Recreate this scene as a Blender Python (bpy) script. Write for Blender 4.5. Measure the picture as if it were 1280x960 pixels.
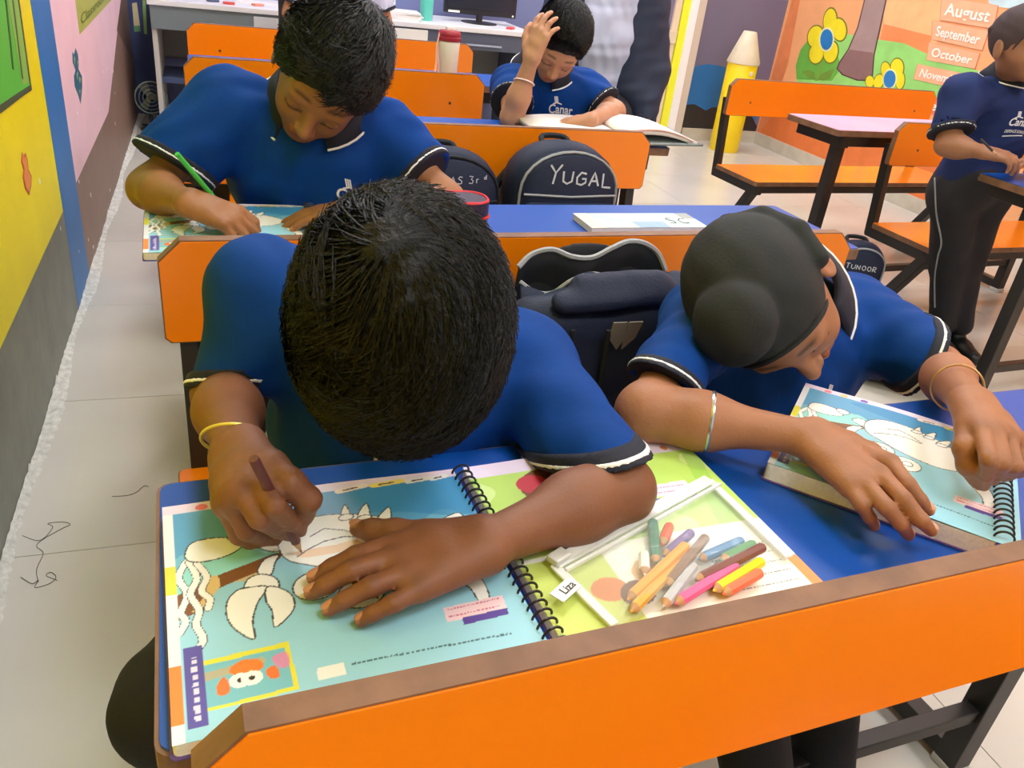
import bpy, bmesh, math, random
import numpy as np
from mathutils import Vector, Matrix
from mathutils.bvhtree import BVHTree

for o in list(bpy.data.objects):
    bpy.data.objects.remove(o)
SC = bpy.context.scene
COL = SC.collection
random.seed(7)
RNG = np.random.default_rng(7)

# ------------------------------------------------------------------ camera
cam_d = bpy.data.cameras.new('camera')
cam = bpy.data.objects.new('camera', cam_d)
COL.objects.link(cam)
cam_d.lens = 36.0 * 1014.0 / 1280.0
cam_d.sensor_width = 36.0
cam_d.clip_start = 0.02
yaw, pitch, roll = math.radians(21.7), math.radians(28.3), math.radians(7.2)
fwd = Vector((math.sin(yaw) * math.cos(pitch), math.cos(yaw) * math.cos(pitch), -math.sin(pitch)))
r0 = Vector((math.cos(yaw), -math.sin(yaw), 0))
u0 = r0.cross(fwd)
rt = math.cos(roll) * r0 + math.sin(roll) * u0
up = rt.cross(fwd)
M3 = Matrix((rt, up, -fwd)).transposed()
cam.matrix_world = Matrix.Translation((0, 0, 1.15)) @ M3.to_4x4()
SC.camera = cam

# ------------------------------------------------------------------ world, exposure
w = bpy.data.worlds.new('world')
SC.world = w
w.use_nodes = True
w.node_tree.nodes['Background'].inputs[0].default_value = (0.95, 0.97, 1.0, 1)
w.node_tree.nodes['Background'].inputs[1].default_value = 0.5
SC.view_settings.view_transform = 'Standard'
SC.view_settings.look = 'None'
SC.view_settings.gamma = 1.0
SC.view_settings.use_curve_mapping = False
SC.view_settings.exposure = 0.72

# ------------------------------------------------------------------ helpers: colour and material
def lin(c):
    out = []
    for v in c[:3]:
        v = v / 255.0
        out.append(v / 12.92 if v <= 0.04045 else ((v + 0.055) / 1.055) ** 2.4)
    return tuple(out)

MATS = {}
def mat(name, rgb, rough=0.5, metal=0.0, noise=0.0, nscale=20.0, bump=0.0, bscale=60.0, spec=0.5, coat=0.0, sheen=0.0, attr=None, sss=0.0):
    if name in MATS:
        return MATS[name]
    m = bpy.data.materials.new(name)
    m.use_nodes = True
    nt = m.node_tree
    b = nt.nodes['Principled BSDF']
    c = lin(rgb)
    b.inputs['Base Color'].default_value = (*c, 1)
    b.inputs['Roughness'].default_value = rough
    b.inputs['Metallic'].default_value = metal
    b.inputs['Specular IOR Level'].default_value = spec
    if coat:
        b.inputs['Coat Weight'].default_value = coat
        b.inputs['Coat Roughness'].default_value = 0.08
    if sheen:
        b.inputs['Sheen Weight'].default_value = sheen
        b.inputs['Sheen Roughness'].default_value = 0.4
    if sss:
        b.inputs['Subsurface Weight'].default_value = sss
        b.inputs['Subsurface Radius'].default_value = (0.01, 0.004, 0.002)
    tc = nt.nodes.new('ShaderNodeTexCoord')
    src = None
    if attr:
        a = nt.nodes.new('ShaderNodeAttribute')
        a.attribute_name = attr
        src = a.outputs['Color']
    if noise > 0:
        n = nt.nodes.new('ShaderNodeTexNoise')
        n.inputs['Scale'].default_value = nscale
        n.inputs['Detail'].default_value = 5
        nt.links.new(tc.outputs['Object'], n.inputs['Vector'])
        mx = nt.nodes.new('ShaderNodeMix')
        mx.data_type = 'RGBA'
        mx.blend_type = 'MULTIPLY'
        mx.inputs[0].default_value = 1.0
        rmp = nt.nodes.new('ShaderNodeMapRange')
        rmp.inputs[1].default_value = 0.3
        rmp.inputs[2].default_value = 0.7
        rmp.inputs[3].default_value = 1.0 - noise
        rmp.inputs[4].default_value = 1.0 + noise * 0.5
        nt.links.new(n.outputs['Fac'], rmp.inputs[0])
        if src is None:
            mx.inputs[6].default_value = (*c, 1)
        else:
            nt.links.new(src, mx.inputs[6])
        nt.links.new(rmp.outputs[0], mx.inputs[7])
        src = mx.outputs[2]
    if src is not None:
        nt.links.new(src, b.inputs['Base Color'])
    if bump > 0:
        n2 = nt.nodes.new('ShaderNodeTexNoise')
        n2.inputs['Scale'].default_value = bscale
        n2.inputs['Detail'].default_value = 4
        nt.links.new(tc.outputs['Object'], n2.inputs['Vector'])
        bp = nt.nodes.new('ShaderNodeBump')
        bp.inputs['Strength'].default_value = bump
        bp.inputs['Distance'].default_value = 0.004
        nt.links.new(n2.outputs['Fac'], bp.inputs['Height'])
        nt.links.new(bp.outputs[0], b.inputs['Normal'])
    MATS[name] = m
    return m

def glow(name, rgb, strength):
    m = bpy.data.materials.new(name)
    m.use_nodes = True
    b = m.node_tree.nodes['Principled BSDF']
    b.inputs['Base Color'].default_value = (*lin(rgb), 1)
    b.inputs['Emission Color'].default_value = (*lin(rgb), 1)
    b.inputs['Emission Strength'].default_value = strength
    return m

def film(name, rgb, opacity, rough=0.15):
    m = bpy.data.materials.new(name)
    m.use_nodes = True
    nt = m.node_tree
    b = nt.nodes['Principled BSDF']
    b.inputs['Base Color'].default_value = (*lin(rgb), 1)
    b.inputs['Roughness'].default_value = rough
    t = nt.nodes.new('ShaderNodeBsdfTransparent')
    mx = nt.nodes.new('ShaderNodeMixShader')
    mx.inputs[0].default_value = opacity
    nt.links.new(t.outputs[0], mx.inputs[1])
    nt.links.new(b.outputs[0], mx.inputs[2])
    nt.links.new(mx.outputs[0], nt.nodes['Material Output'].inputs['Surface'])
    return m

# ------------------------------------------------------------------ helpers: objects
def tag(o, label=None, cat=None, group=None, kind=None):
    if label: o['label'] = label
    if cat: o['category'] = cat
    if group: o['group'] = group
    if kind: o['kind'] = kind
    return o

def empty(name, loc=(0, 0, 0), rz=0.0, label=None, cat=None, group=None, kind=None):
    o = bpy.data.objects.new(name, None)
    o.empty_display_size = 0.05
    COL.objects.link(o)
    o.location = loc
    o.rotation_euler = (0, 0, rz)
    return tag(o, label, cat, group, kind)

def link(name, me, m=None, parent=None, smooth=False, world=False):
    o = bpy.data.objects.new(name, me)
    COL.objects.link(o)
    if m is not None:
        me.materials.append(m)
    if parent is not None:
        o.parent = parent
        if world:                      # mesh data is in world space, parent sits elsewhere
            bpy.context.view_layer.update()
            o.matrix_parent_inverse = parent.matrix_world.inverted()
    if smooth:
        me.polygons.foreach_set('use_smooth', [True] * len(me.polygons))
    return o

def pyd(name, v, f, m=None, parent=None, smooth=False, world=False):
    me = bpy.data.meshes.new(name)
    me.from_pydata([tuple(map(float, p)) for p in v], [], [tuple(map(int, q)) for q in f])
    me.update()
    return link(name, me, m, parent, smooth, world)

class MB:
    """collects primitives into one mesh"""
    def __init__(s):
        s.bm = bmesh.new()
    def box(s, a, b, bev=0.0, M=None):
        a = Vector(a); b = Vector(b)
        r = bmesh.ops.create_cube(s.bm, size=1.0)
        vs = r['verts']
        for v in vs:
            v.co = Vector(((v.co.x + .5) * (b.x - a.x) + a.x, (v.co.y + .5) * (b.y - a.y) + a.y, (v.co.z + .5) * (b.z - a.z) + a.z))
        if bev > 0:
            es = list({e for v in vs for e in v.link_edges})
            r2 = bmesh.ops.bevel(s.bm, geom=es, offset=bev, segments=2, affect='EDGES', profile=0.5)
            vs = list({v for f in r2['faces'] for v in f.verts} | {v for v in vs if v.is_valid})
        if M is not None:
            for v in vs: v.co = M @ v.co
        return s
    def bar(s, p, q, w, h=None, upv=(0, 0, 1), bev=0.002):
        """rectangular tube from p to q"""
        p = Vector(p); q = Vector(q); h = h or w
        d = (q - p); L = d.length; d.normalize()
        upv = Vector(upv)
        if abs(d.dot(upv)) > 0.98: upv = Vector((0, 1, 0))
        x = d.cross(upv).normalized(); y = x.cross(d)
        M = Matrix((x, y, d)).transposed().to_4x4(); M.translation = p
        s.box((-w / 2, -h / 2, 0), (w / 2, h / 2, L), bev, M)
        return s
    def tube(s, pts, r, n=8, cap=True, closed=False):
        pts = [Vector(p) for p in pts]
        N = len(pts)
        rs = r if isinstance(r, (list, tuple)) else [r] * N
        rings = []
        prev = None
        for i, p in enumerate(pts):
            if closed:
                t = pts[(i + 1) % N] - pts[(i - 1) % N]
            else:
                t = pts[min(i + 1, N - 1)] - pts[max(i - 1, 0)]
            if t.length < 1e-9: t = Vector((0, 0, 1))
            t.normalize()
            if prev is None:
                a = Vector((0, 0, 1)) if abs(t.z) < .9 else Vector((1, 0, 0))
                x = t.cross(a).normalized()
            else:
                x = (prev - t * prev.dot(t))
                if x.length < 1e-6: x = t.orthogonal()
                x.normalize()
            prev = x
            y = t.cross(x)
            rings.append([s.bm.verts.new(p + (x * math.cos(2 * math.pi * k / n) + y * math.sin(2 * math.pi * k / n)) * rs[i]) for k in range(n)])
        M = N if closed else N - 1
        for i in range(M):
            a, b = rings[i], rings[(i + 1) % N]
            for k in range(n):
                s.bm.faces.new((a[k], a[(k + 1) % n], b[(k + 1) % n], b[k]))
        if cap and not closed:
            s.bm.faces.new(rings[0][::-1]); s.bm.faces.new(rings[-1])
        return s
    def lathe(s, prof, n=24, M=None):
        """prof: list of (r, z)"""
        rings = []
        for r, z in prof:
            rings.append([s.bm.verts.new((r * math.cos(2 * math.pi * k / n), r * math.sin(2 * math.pi * k / n), z)) for k in range(n)])
        for a, b in zip(rings, rings[1:]):
            for k in range(n):
                s.bm.faces.new((a[k], a[(k + 1) % n], b[(k + 1) % n], b[k]))
        s.bm.faces.new(rings[0][::-1]); s.bm.faces.new(rings[-1])
        if M is not None:
            for rg in rings:
                for v in rg: v.co = M @ v.co
        return s
    def prism(s, poly, o, ex, ey, n, th):
        """2-D polygon in plane (o, ex, ey), thickness th along n"""
        o = Vector(o); ex = Vector(ex); ey = Vector(ey); n = Vector(n)
        A = [s.bm.verts.new(o + ex * p[0] + ey * p[1]) for p in poly]
        B = [s.bm.verts.new(o + ex * p[0] + ey * p[1] + n * th) for p in poly]
        k = len(poly)
        s.bm.faces.new(A); s.bm.faces.new(B[::-1])
        for i in range(k):
            s.bm.faces.new((A[i], B[i], B[(i + 1) % k], A[(i + 1) % k]))
        return s
    def build(s, name, m=None, parent=None, smooth=False, world=False):
        bmesh.ops.recalc_face_normals(s.bm, faces=s.bm.faces)
        me = bpy.data.meshes.new(name)
        s.bm.to_mesh(me); s.bm.free()
        o = link(name, me, m, parent, False, world)
        if smooth:
            me.polygons.foreach_set('use_smooth', [True] * len(me.polygons))
            me.set_sharp_from_angle(angle=math.radians(40))
        return o

def rrect(x0, y0, x1, y1, r, n=5, corners=(1, 1, 1, 1)):
    """rounded rectangle; corners order: bl, br, tr, tl"""
    pts = []
    cs = [(x0 + r, y0 + r, 180), (x1 - r, y0 + r, 270), (x1 - r, y1 - r, 0), (x0 + r, y1 - r, 90)]
    sharp = [(x0, y0), (x1, y0), (x1, y1), (x0, y1)]
    for c, sh, on in zip(cs, sharp, corners):
        if not on or r <= 0:
            pts.append(sh); continue
        for k in range(n + 1):
            a = math.radians(c[2] + 90.0 * k / n)
            pts.append((c[0] + r * math.cos(a), c[1] + r * math.sin(a)))
    return pts

def ellipse(cx, cy, rx, ry, rot=0.0, n=24):
    c, s_ = math.cos(rot), math.sin(rot)
    return [(cx + rx * math.cos(t) * c - ry * math.sin(t) * s_, cy + rx * math.cos(t) * s_ + ry * math.sin(t) * c)
            for t in [2 * math.pi * k / n for k in range(n)]]

def catmull(pts, n=6, closed=False):
    P = [Vector(p) for p in pts]
    N = len(P); out = []
    rng = range(N) if closed else range(N - 1)
    for i in rng:
        g = (lambda j: P[j % N]) if closed else (lambda j: P[max(0, min(N - 1, j))])
        p0, p1, p2, p3 = g(i - 1), g(i), g(i + 1), g(i + 2)
        for k in range(n):
            t = k / n
            out.append(0.5 * ((2 * p1) + (p2 - p0) * t + (2 * p0 - 5 * p1 + 4 * p2 - p3) * t * t + (3 * p1 - p0 - 3 * p2 + p3) * t ** 3))
    if not closed: out.append(P[-1])
    return out

def text_mesh(txt, size, shear=0.0, bold=0.0, align='LEFT', extrude=0.0):
    cu = bpy.data.curves.new('t', 'FONT')
    cu.body = txt; cu.size = size; cu.shear = shear; cu.offset = bold; cu.align_x = align; cu.extrude = extrude
    cu.resolution_u = 3
    o = bpy.data.objects.new('t', cu); COL.objects.link(o)
    dg = bpy.context.evaluated_depsgraph_get()
    me = bpy.data.meshes.new_from_object(o.evaluated_get(dg))
    bpy.data.objects.remove(o); bpy.data.curves.remove(cu)
    return me

def strokes_mesh(strokes, wd):
    """flat 2-D ribbons from polylines -> verts(2-D), faces"""
    V = []; F = []
    for st in strokes:
        st = [Vector((p[0], p[1])) for p in st]
        # resample
        pts = [st[0]]
        for a, b in zip(st, st[1:]):
            k = max(1, int((b - a).length / (wd * 2)))
            for j in range(1, k + 1): pts.append(a.lerp(b, j / k))
        base = len(V)
        for i, p in enumerate(pts):
            t = pts[min(i + 1, len(pts) - 1)] - pts[max(i - 1, 0)]
            if t.length < 1e-9: t = Vector((1, 0))
            t.normalize(); nn = Vector((-t.y, t.x)) * wd * .5
            V += [p + nn, p - nn]
        for i in range(len(pts) - 1):
            F.append((base + 2 * i, base + 2 * i + 1, base + 2 * i + 3, base + 2 * i + 2))
    return V, F

def conform(V2, F, target, o, ex, ey, nrm, off=0.0008, maxd=0.25):
    """drop flat artwork onto the surface of target along -nrm"""
    me = target.data
    mw = target.matrix_world
    bvh = BVHTree.FromPolygons([mw @ v.co for v in me.vertices], [tuple(p.vertices) for p in me.polygons])
    o = Vector(o); ex = Vector(ex); ey = Vector(ey); nrm = Vector(nrm).normalized()
    out = []; last = o
    for p in V2:
        q = o + ex * p[0] + ey * p[1]
        hit = bvh.ray_cast(q + nrm * maxd * .5, -nrm, maxd)
        if hit[0] is not None:
            last = hit[0]
            out.append(hit[0] + hit[1] * off)
        else:
            out.append(q)
    return out

LET = {  # hand-lettered capitals on a 1 x 1.4 box
 'Y': [[(0, 1.4), (.5, .8), (1, 1.45)], [(.5, .8), (.35, -.1)]], 'U': [[(0, 1), (.05, .2), (.4, 0), (.8, .2), (.85, 1)]],
 'G': [[(.85, .9), (.4, 1), (.05, .6), (.1, .1), (.5, 0), (.85, .2), (.85, .5), (.5, .5)]], 'A': [[(0, 0), (.4, 1.1), (.85, 0)], [(.15, .4), (.7, .4)]],
 'L': [[(0, 1.1), (.05, 0), (.8, -.05)]], 'H': [[(0, 0), (0, 1.1)], [(.75, 0), (.75, 1.1)], [(0, .55), (.75, .55)]],
 'R': [[(0, 0), (0, 1.1), (.6, 1), (.65, .65), (0, .55), (.75, 0)]], 'J': [[(0, 1.1), (.8, 1.1)], [(.5, 1.1), (.5, .1), (.15, 0), (0, .25)]],
 'S': [[(.7, 1), (.3, 1.1), (.05, .8), (.6, .45), (.6, .1), (.3, 0), (0, .1)]], '3': [[(0, 1.1), (.6, 1.05), (.3, .65), (.65, .4), (.5, 0), (0, .05)]],
 'n': [[(0, 0), (0, .6)], [(0, .45), (.3, .6), (.5, .45), (.5, 0)]], 'r': [[(0, 0), (0, .6), (.3, .6)]], 'd': [[(.45, .9), (.45, 0), (.1, 0), (0, .25), (.15, .45), (.45, .4)]],
 'T': [[(0, 1.1), (.8, 1.1)], [(.4, 1.1), (.4, 0)]], 'N': [[(0, 0), (0, 1), (.7, 0), (.7, 1)]], 'O': [[(.4, 0), (0, .4), (.1, .9), (.5, 1), (.8, .6), (.7, .1), (.4, 0)]],
 'C': [[(.8, .9), (.4, 1), (0, .6), (.1, .1), (.5, 0), (.8, .15)]],
}
def hand_text(txt, h, slope=0.0):
    st = []; x = 0.0
    for ch in txt:
        if ch == ' ':
            x += .6; continue
        sup = ch in 'nd'
        for s_ in LET[ch]:
            st.append([((p[0] * (.7 if sup else 1) + x) * h, ((p[1] * (.7 if sup else 1)) + (.55 if sup else 0) + slope * x) * h) for p in s_])
        x += .75 if sup else 1.18
    return st

# ================================================================== the room
M_ = dict(
 tile=mat('floor_tile_glaze', (206, 202, 192), 0.22, noise=0.05, nscale=3.0, spec=0.5),
 joint=mat('tile_joint', (120, 112, 100), 0.9),
 yellow=mat('wall_yellow_paint', (246, 228, 0), 0.45, noise=0.06, nscale=6, bump=0.15, bscale=40),
 wallblue=mat('wall_blue_paint', (44, 120, 190), 0.45, noise=0.08, nscale=6, bump=0.15, bscale=40),
 pink=mat('wall_pink_paint', (245, 205, 216), 0.5, noise=0.05, nscale=6, bump=0.15, bscale=40),
 grey=mat('wall_grey_paint', (118, 122, 108), 0.4, noise=0.22, nscale=9, bump=0.3, bscale=30),
 brown=mat('wall_brown_paint', (140, 112, 98), 0.45, noise=0.12, nscale=8, bump=0.2, bscale=30),
 dbrown=mat('wall_dark_brown_paint', (112, 88, 80), 0.5, noise=0.12, nscale=8),
 white=mat('white_paint', (240, 240, 236), 0.6),
 violet=mat('wall_violet_paint', (120, 130, 178), 0.6, noise=0.05, nscale=4),
 purple=mat('wall_mauve_paint', (118, 112, 140), 0.6, noise=0.05, nscale=4),
 cream=mat('door_cream', (232, 214, 188), 0.5, noise=0.04, nscale=5),
 caulk=mat('rough_white_caulk', (214, 214, 206), 0.9, noise=0.25, nscale=60, bump=0.8, bscale=120),
)
LX = -0.44; RX = 3.96; BY = 5.52
fl = MB().box((LX - .1, -1.7, -.06), (RX + .1, BY + .1, -.006)).build('floor', M_['joint'])
tag(fl, 'pale cream glossy square floor tiles with thin dark joints', None, None, 'structure')
tm = None
for ix in range(-1, 7):
    for iy in range(-6, 7):
        x0 = .015 + .6 * ix; y0 = 1.43 + .605 * iy
        x1 = min(x0 + .6, RX); xa = max(x0, LX); y1 = min(y0 + .605, BY); ya = max(y0, -1.7)
        if x1 - xa < .02 or y1 - ya < .02: continue
        full = abs(x1 - xa - .6) < 1e-6 and abs(y1 - ya - .605) < 1e-6
        g = .0009
        if full and tm is not None:
            o = bpy.data.objects.new('floor_tile', tm); COL.objects.link(o); o.parent = fl
        else:
            o = MB().box((g, g, -.008), (x1 - xa - g, y1 - ya - g, 0), .0008).build('floor_tile', M_['tile'], fl)
            if full: tm = o.data
        o.location = (xa, ya, 0)

def wall(name, a, b, m, label):
    o = MB().box(a, b).build(name, m)
    return tag(o, label, None, None, 'structure')
wl = wall('wall_left', (LX - .1, -1.7, -.05), (LX, BY + .1, 3.0), M_['yellow'], 'side wall painted in blocks of yellow, blue, pink, grey and brown')
wb = wall('wall_back', (LX, BY, -.05), (RX, BY + .1, 3.0), M_['violet'], 'violet blue back wall behind the computer table')
wr = wall('wall_right', (RX, -1.7, -.05), (RX + .1, BY + .1, 3.0), mat('mural_orange', (252, 180, 124), .55, noise=.10, nscale=3), 'orange mural wall with flowers, tree trunk and month names')
ce = wall('ceiling', (LX - .1, -1.7, 3.0), (RX + .1, BY + .1, 3.08), M_['white'], 'plain white ceiling')

PAINT_N = [0]
def paint(parent, name, pts, rgb, layer, nrm, rough=.5, noise=.06):
    """flat paint patch on a wall: 3-D outline, a film of paint proud of the plaster"""
    key = 'paint_%d_%d_%d' % tuple(rgb)
    m = mat(key, rgb, rough, noise=noise, nscale=10)
    n = Vector(nrm)
    s_ = MB()
    base = n * 0.0004
    PAINT_N[0] += 1
    th = .0005 + .0006 * layer + .000012 * PAINT_N[0]
    A = [s_.bm.verts.new(Vector(p) + n * .0002) for p in pts]
    B = [s_.bm.verts.new(Vector(p) + n * th) for p in pts]
    s_.bm.faces.new(A); s_.bm.faces.new(B[::-1])
    k = len(pts)
    for i in range(k): s_.bm.faces.new((A[i], B[i], B[(i + 1) % k], A[(i + 1) % k]))
    return s_.build(name, m, parent)

NL = (1, 0, 0)
Zd = .318                                    # height of the dado line
def lw(y, z): return (LX, y, z)
def pl(name, poly, m, layer):
    s_ = MB(); th = .0005 + .0006 * layer
    s_.prism([(p[0], p[1]) for p in poly], (LX + .0002, 0, 0), (0, 1, 0), (0, 0, 1), (1, 0, 0), th)
    return s_.build(name, m, wl)
pl('grey_dado', [(-1.7, 0), (2.615, 0), (2.615, Zd), (-1.7, Zd)], M_['grey'], 0)
pl('blue_band', [(2.608, 0), (2.90, 0), (2.90, 3), (2.60, 3)], M_['wallblue'], 1)
pl('brown_dado', [(2.90, 0), (BY, 0), (BY, 3.0), (5.35, 3.0), (5.145, .66), (4.0, Zd), (2.90, Zd)], M_['brown'], 0)
pl('pink_panel', [(2.90, Zd), (4.0, Zd), (5.14, .66), (5.34, 3.0), (2.90, 3.0)], M_['pink'], 0)
pl('dark_corner_band', [(4.75, Zd + .24), (5.14, .66), (5.36, 3.0), (BY, 3.0), (BY, 0.3)], M_['dbrown'], 1)
# painted motifs on the left wall
paint(wl, 'green_picture', [lw(1.10, .775), lw(2.07, .722), lw(2.422, .703), lw(2.446, .897), lw(2.52, 1.6), lw(1.10, 1.6)], (92, 190, 62), 1, NL)
paint(wl, 'olive_stripe', [lw(2.33, .72), lw(2.415, .712), lw(2.44, .897), lw(2.51, 1.6), lw(2.38, 1.6), lw(2.33, .897)], (140, 185, 80), 2, NL)
paint(wl, 'dark_line', [lw(2.25, .77), lw(2.262, .765), lw(2.31, .9), lw(2.38, 1.6), lw(2.365, 1.6), lw(2.295, .9)], (52, 92, 40), 3, NL)
paint(wl, 'dark_line', [lw(2.335, .735), lw(2.347, .73), lw(2.385, .9), lw(2.44, 1.6), lw(2.428, 1.6), lw(2.372, .9)], (52, 92, 40), 3, NL)
paint(wl, 'picture_edge', [lw(1.10, .76), lw(2.07, .708), lw(2.30, .698), lw(2.43, .690), lw(2.434, .703), lw(2.29, .712), lw(2.07, .724), lw(1.10, .778)], (70, 84, 54), 3, NL)
paint(wl, 'picture_edge', [lw(2.420, .70), lw(2.432, .70), lw(2.456, .897), lw(2.53, 1.6), lw(2.515, 1.6), lw(2.444, .897)], (70, 84, 54), 3, NL)
paint(wl, 'orange_butterfly', [(-0.4400, 2.2037, 0.5898), (-0.4400, 2.2132, 0.5780), (-0.4400, 2.2406, 0.5788), (-0.4400, 2.2489, 0.5594), (-0.4400, 2.2395, 0.5385), (-0.4400, 2.2628, 0.5164), (-0.4400, 2.2399, 0.4989), (-0.4400, 2.2000, 0.4868), (-0.4400, 2.1697, 0.5113), (-0.4400, 2.1653, 0.5393), (-0.4400, 2.1882, 0.5522), (-0.4400, 2.1779, 0.5738)], (190, 88, 40), 1, NL)
paint(wl, 'orange_butterfly', [(-0.4400, 2.2062, 0.5817), (-0.4400, 2.2073, 0.5719), (-0.4400, 2.2303, 0.5737), (-0.4400, 2.2386, 0.5601), (-0.4400, 2.2293, 0.5392), (-0.4400, 2.2523, 0.5173), (-0.4400, 2.2308, 0.5035), (-0.4400, 2.2017, 0.4941), (-0.4400, 2.1809, 0.5119), (-0.4400, 2.1777, 0.5359), (-0.4400, 2.1966, 0.5499), (-0.4400, 2.1903, 0.5706)], (236, 146, 78), 2, NL)
paint(wl, 'blue_butterfly', [(-0.4400, 3.2017, 0.6733), (-0.4400, 3.2298, 0.6618), (-0.4400, 3.2857, 0.6744), (-0.4400, 3.3215, 0.6488), (-0.4400, 3.3098, 0.6192), (-0.4400, 3.2853, 0.6073), (-0.4400, 3.3478, 0.5734), (-0.4400, 3.3237, 0.5425), (-0.4400, 3.2301, 0.5008), (-0.4400, 3.1966, 0.5388), (-0.4400, 3.1507, 0.5728), (-0.4400, 3.1646, 0.6035), (-0.4400, 3.2166, 0.6129), (-0.4400, 3.1793, 0.6440)], (50, 105, 130), 1, NL)
for c in (((-0.4400, 3.2826, 0.6337), (-0.4400, 3.3068, 0.6301), (-0.4400, 3.2761, 0.6165)), ((-0.4400, 3.2247, 0.6014), (-0.4400, 3.2685, 0.6021), (-0.4400, 3.2229, 0.5810)), ((-0.4400, 3.2694, 0.5837), (-0.4400, 3.3207, 0.5699), (-0.4400, 3.2678, 0.5629)), ((-0.4400, 3.2294, 0.5486), (-0.4400, 3.2662, 0.5420), (-0.4400, 3.2375, 0.5286)), ((-0.4400, 3.2249, 0.6574), (-0.4400, 3.2426, 0.6473), (-0.4400, 3.2134, 0.6287))):
    paint(wl, 'butterfly_spot', list(c), (150, 180, 130), 2, NL)
paint(wl, 'lime_notice', [lw(3.425, .700), lw(4.75, .704), lw(4.75, 1.35), lw(3.47, 1.35)], (176, 182, 84), 1, NL)
# hand-lettered line along the notice edge
_nb = Vector((-0.4400, 3.4842, 0.7121)); _ne = Vector((-0.4400, 4.4010, 0.7195))
_tm = text_mesh('Classroom', .085, shear=.2)
_d = (_ne - _nb); _tl = max(v.co.x for v in _tm.vertices)
_ex = _d / _tl; _ey = Vector((0, -.35, 1.0))
for v in _tm.vertices: v.co = _nb + _ex * v.co.x + _ey * (v.co.y * .55) + Vector((.0032, 0, .012))
link('notice_lettering', _tm, mat('notice_ink', (112, 128, 52), .6), wl)
# chips where the paint came off
for i in range(16):
    y = random.uniform(2.3, 4.4); z = random.uniform(.03, .5); r = random.uniform(.003, .007)
    s_ = MB().prism([(r * math.cos(t) * random.uniform(.5, 1.2), 1.6 * r * math.sin(t) * random.uniform(.5, 1.2)) for t in [k * math.pi / 4 for k in range(8)]], (LX + .0002, y, z), (0, 1, 0), (0, 0, 1), (1, 0, 0), .0016)
    s_.build('paint_chip', M_['white'], wl)
# rough white strip where wall meets floor
V = []; F = []
N_ = 420
for i in range(N_ + 1):
    y = -1.2 + i * (BY + 1.2) / N_
    wd = .026 + .010 * math.sin(y * 7.1) + random.uniform(-.003, .003)
    hh = .009 + .004 * math.sin(y * 9) + random.uniform(-.003, .004) * (1 if random.random() < .9 else 4)
    V += [(LX + .0015, y, max(hh, .004)), (LX + .008, y, max(hh * .6, .003)), (LX + wd * .7, y, .004), (LX + wd, y, .0004), (LX + .0015, y, .0002)]
for i in range(N_):
    a = i * 5; b = a + 5
    for k in range(4): F.append((a + k, b + k, b + k + 1, a + k + 1))
st = pyd('trim_1', V, F, M_['caulk'])
tag(st, 'rough chipped white cement strip along the foot of the painted side wall', None, None, 'structure')

# back wall: right hand section in mauve, blue and black bumps, baseboard
s_ = MB().prism([(3.30, 0), (RX, 0), (RX, 3), (3.30, 3)], (0, BY - .0002, 0), (1, 0, 0), (0, 0, 1), (0, -1, 0), .0008); s_.build('mauve_panel', M_['purple'], wb)
def bw(name, pts, rgb, layer): return paint(wb, name, pts, rgb, layer, (0, -1, 0))
bw('blue_bump', [(3.2771, 5.5200, 0.2538), (3.2670, 5.5200, 0.4886), (3.3246, 5.5200, 0.5254), (3.4077, 5.5200, 0.5419), (3.5105, 5.5200, 0.5377), (3.6206, 5.5200, 0.5115), (3.9421, 5.5200, 0.2595), (3.9144, 5.5200, 0.1083), (3.4604, 5.5200, 0.2056)], (38, 112, 182), 2)
bw('black_bump', [(3.2616, 5.5200, 0.0618), (3.2851, 5.5200, 0.2485), (3.3644, 5.5200, 0.2585), (3.4711, 5.5200, 0.2178), (3.5199, 5.5200, 0.2435), (3.7664, 5.5200, 0.2445), (3.8686, 5.5200, 0.2142), (3.9542, 5.5200, 0.1222), (3.9450, 5.5200, 0.0793)], (48, 44, 46), 3)
bbm = mat('baseboard_tile', (206, 198, 180), .35, noise=.12, nscale=12)
o = MB().box((3.30, BY - .012, 0), (RX, BY, .085), .002).build('baseboard_back', bbm); tag(o, 'cream tile skirting under the mauve wall by the door', None, None, 'structure')
o = MB().box((RX - .012, -1.7, 0), (RX, BY, .085), .002).build('baseboard_right', bbm); tag(o, 'cream tile skirting along the orange mural wall', None, None, 'structure')
# dark blue corner strip and small poster strips by the table
s_ = MB().prism([(LX, 0), (-.28, 0), (-.28, 3), (LX, 3)], (0, BY - .0002, 0), (1, 0, 0), (0, 0, 1), (0, -1, 0), .0008); s_.build('navy_corner', mat('navy_paint', (62, 74, 120), .6), wb)
bw('poster_strip', [(-0.4152, 5.5200, 0.6136), (-0.3895, 5.5200, 0.6201), (-0.3834, 5.5200, 0.4680), (-0.4180, 5.5200, 0.4610)], (228, 214, 170), 1)
bw('green_strip', [(-0.3587, 5.5200, 0.6353), (-0.3417, 5.5200, 0.6368), (-0.3507, 5.5200, 0.4532), (-0.3675, 5.5200, 0.4562)], (150, 196, 110), 1)
bw('poster_green_end', [(-0.4188, 5.5200, 0.4952), (-0.3847, 5.5200, 0.4979), (-0.3834, 5.5200, 0.4680), (-0.4180, 5.5200, 0.4610)], (120, 176, 120), 2)

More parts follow.
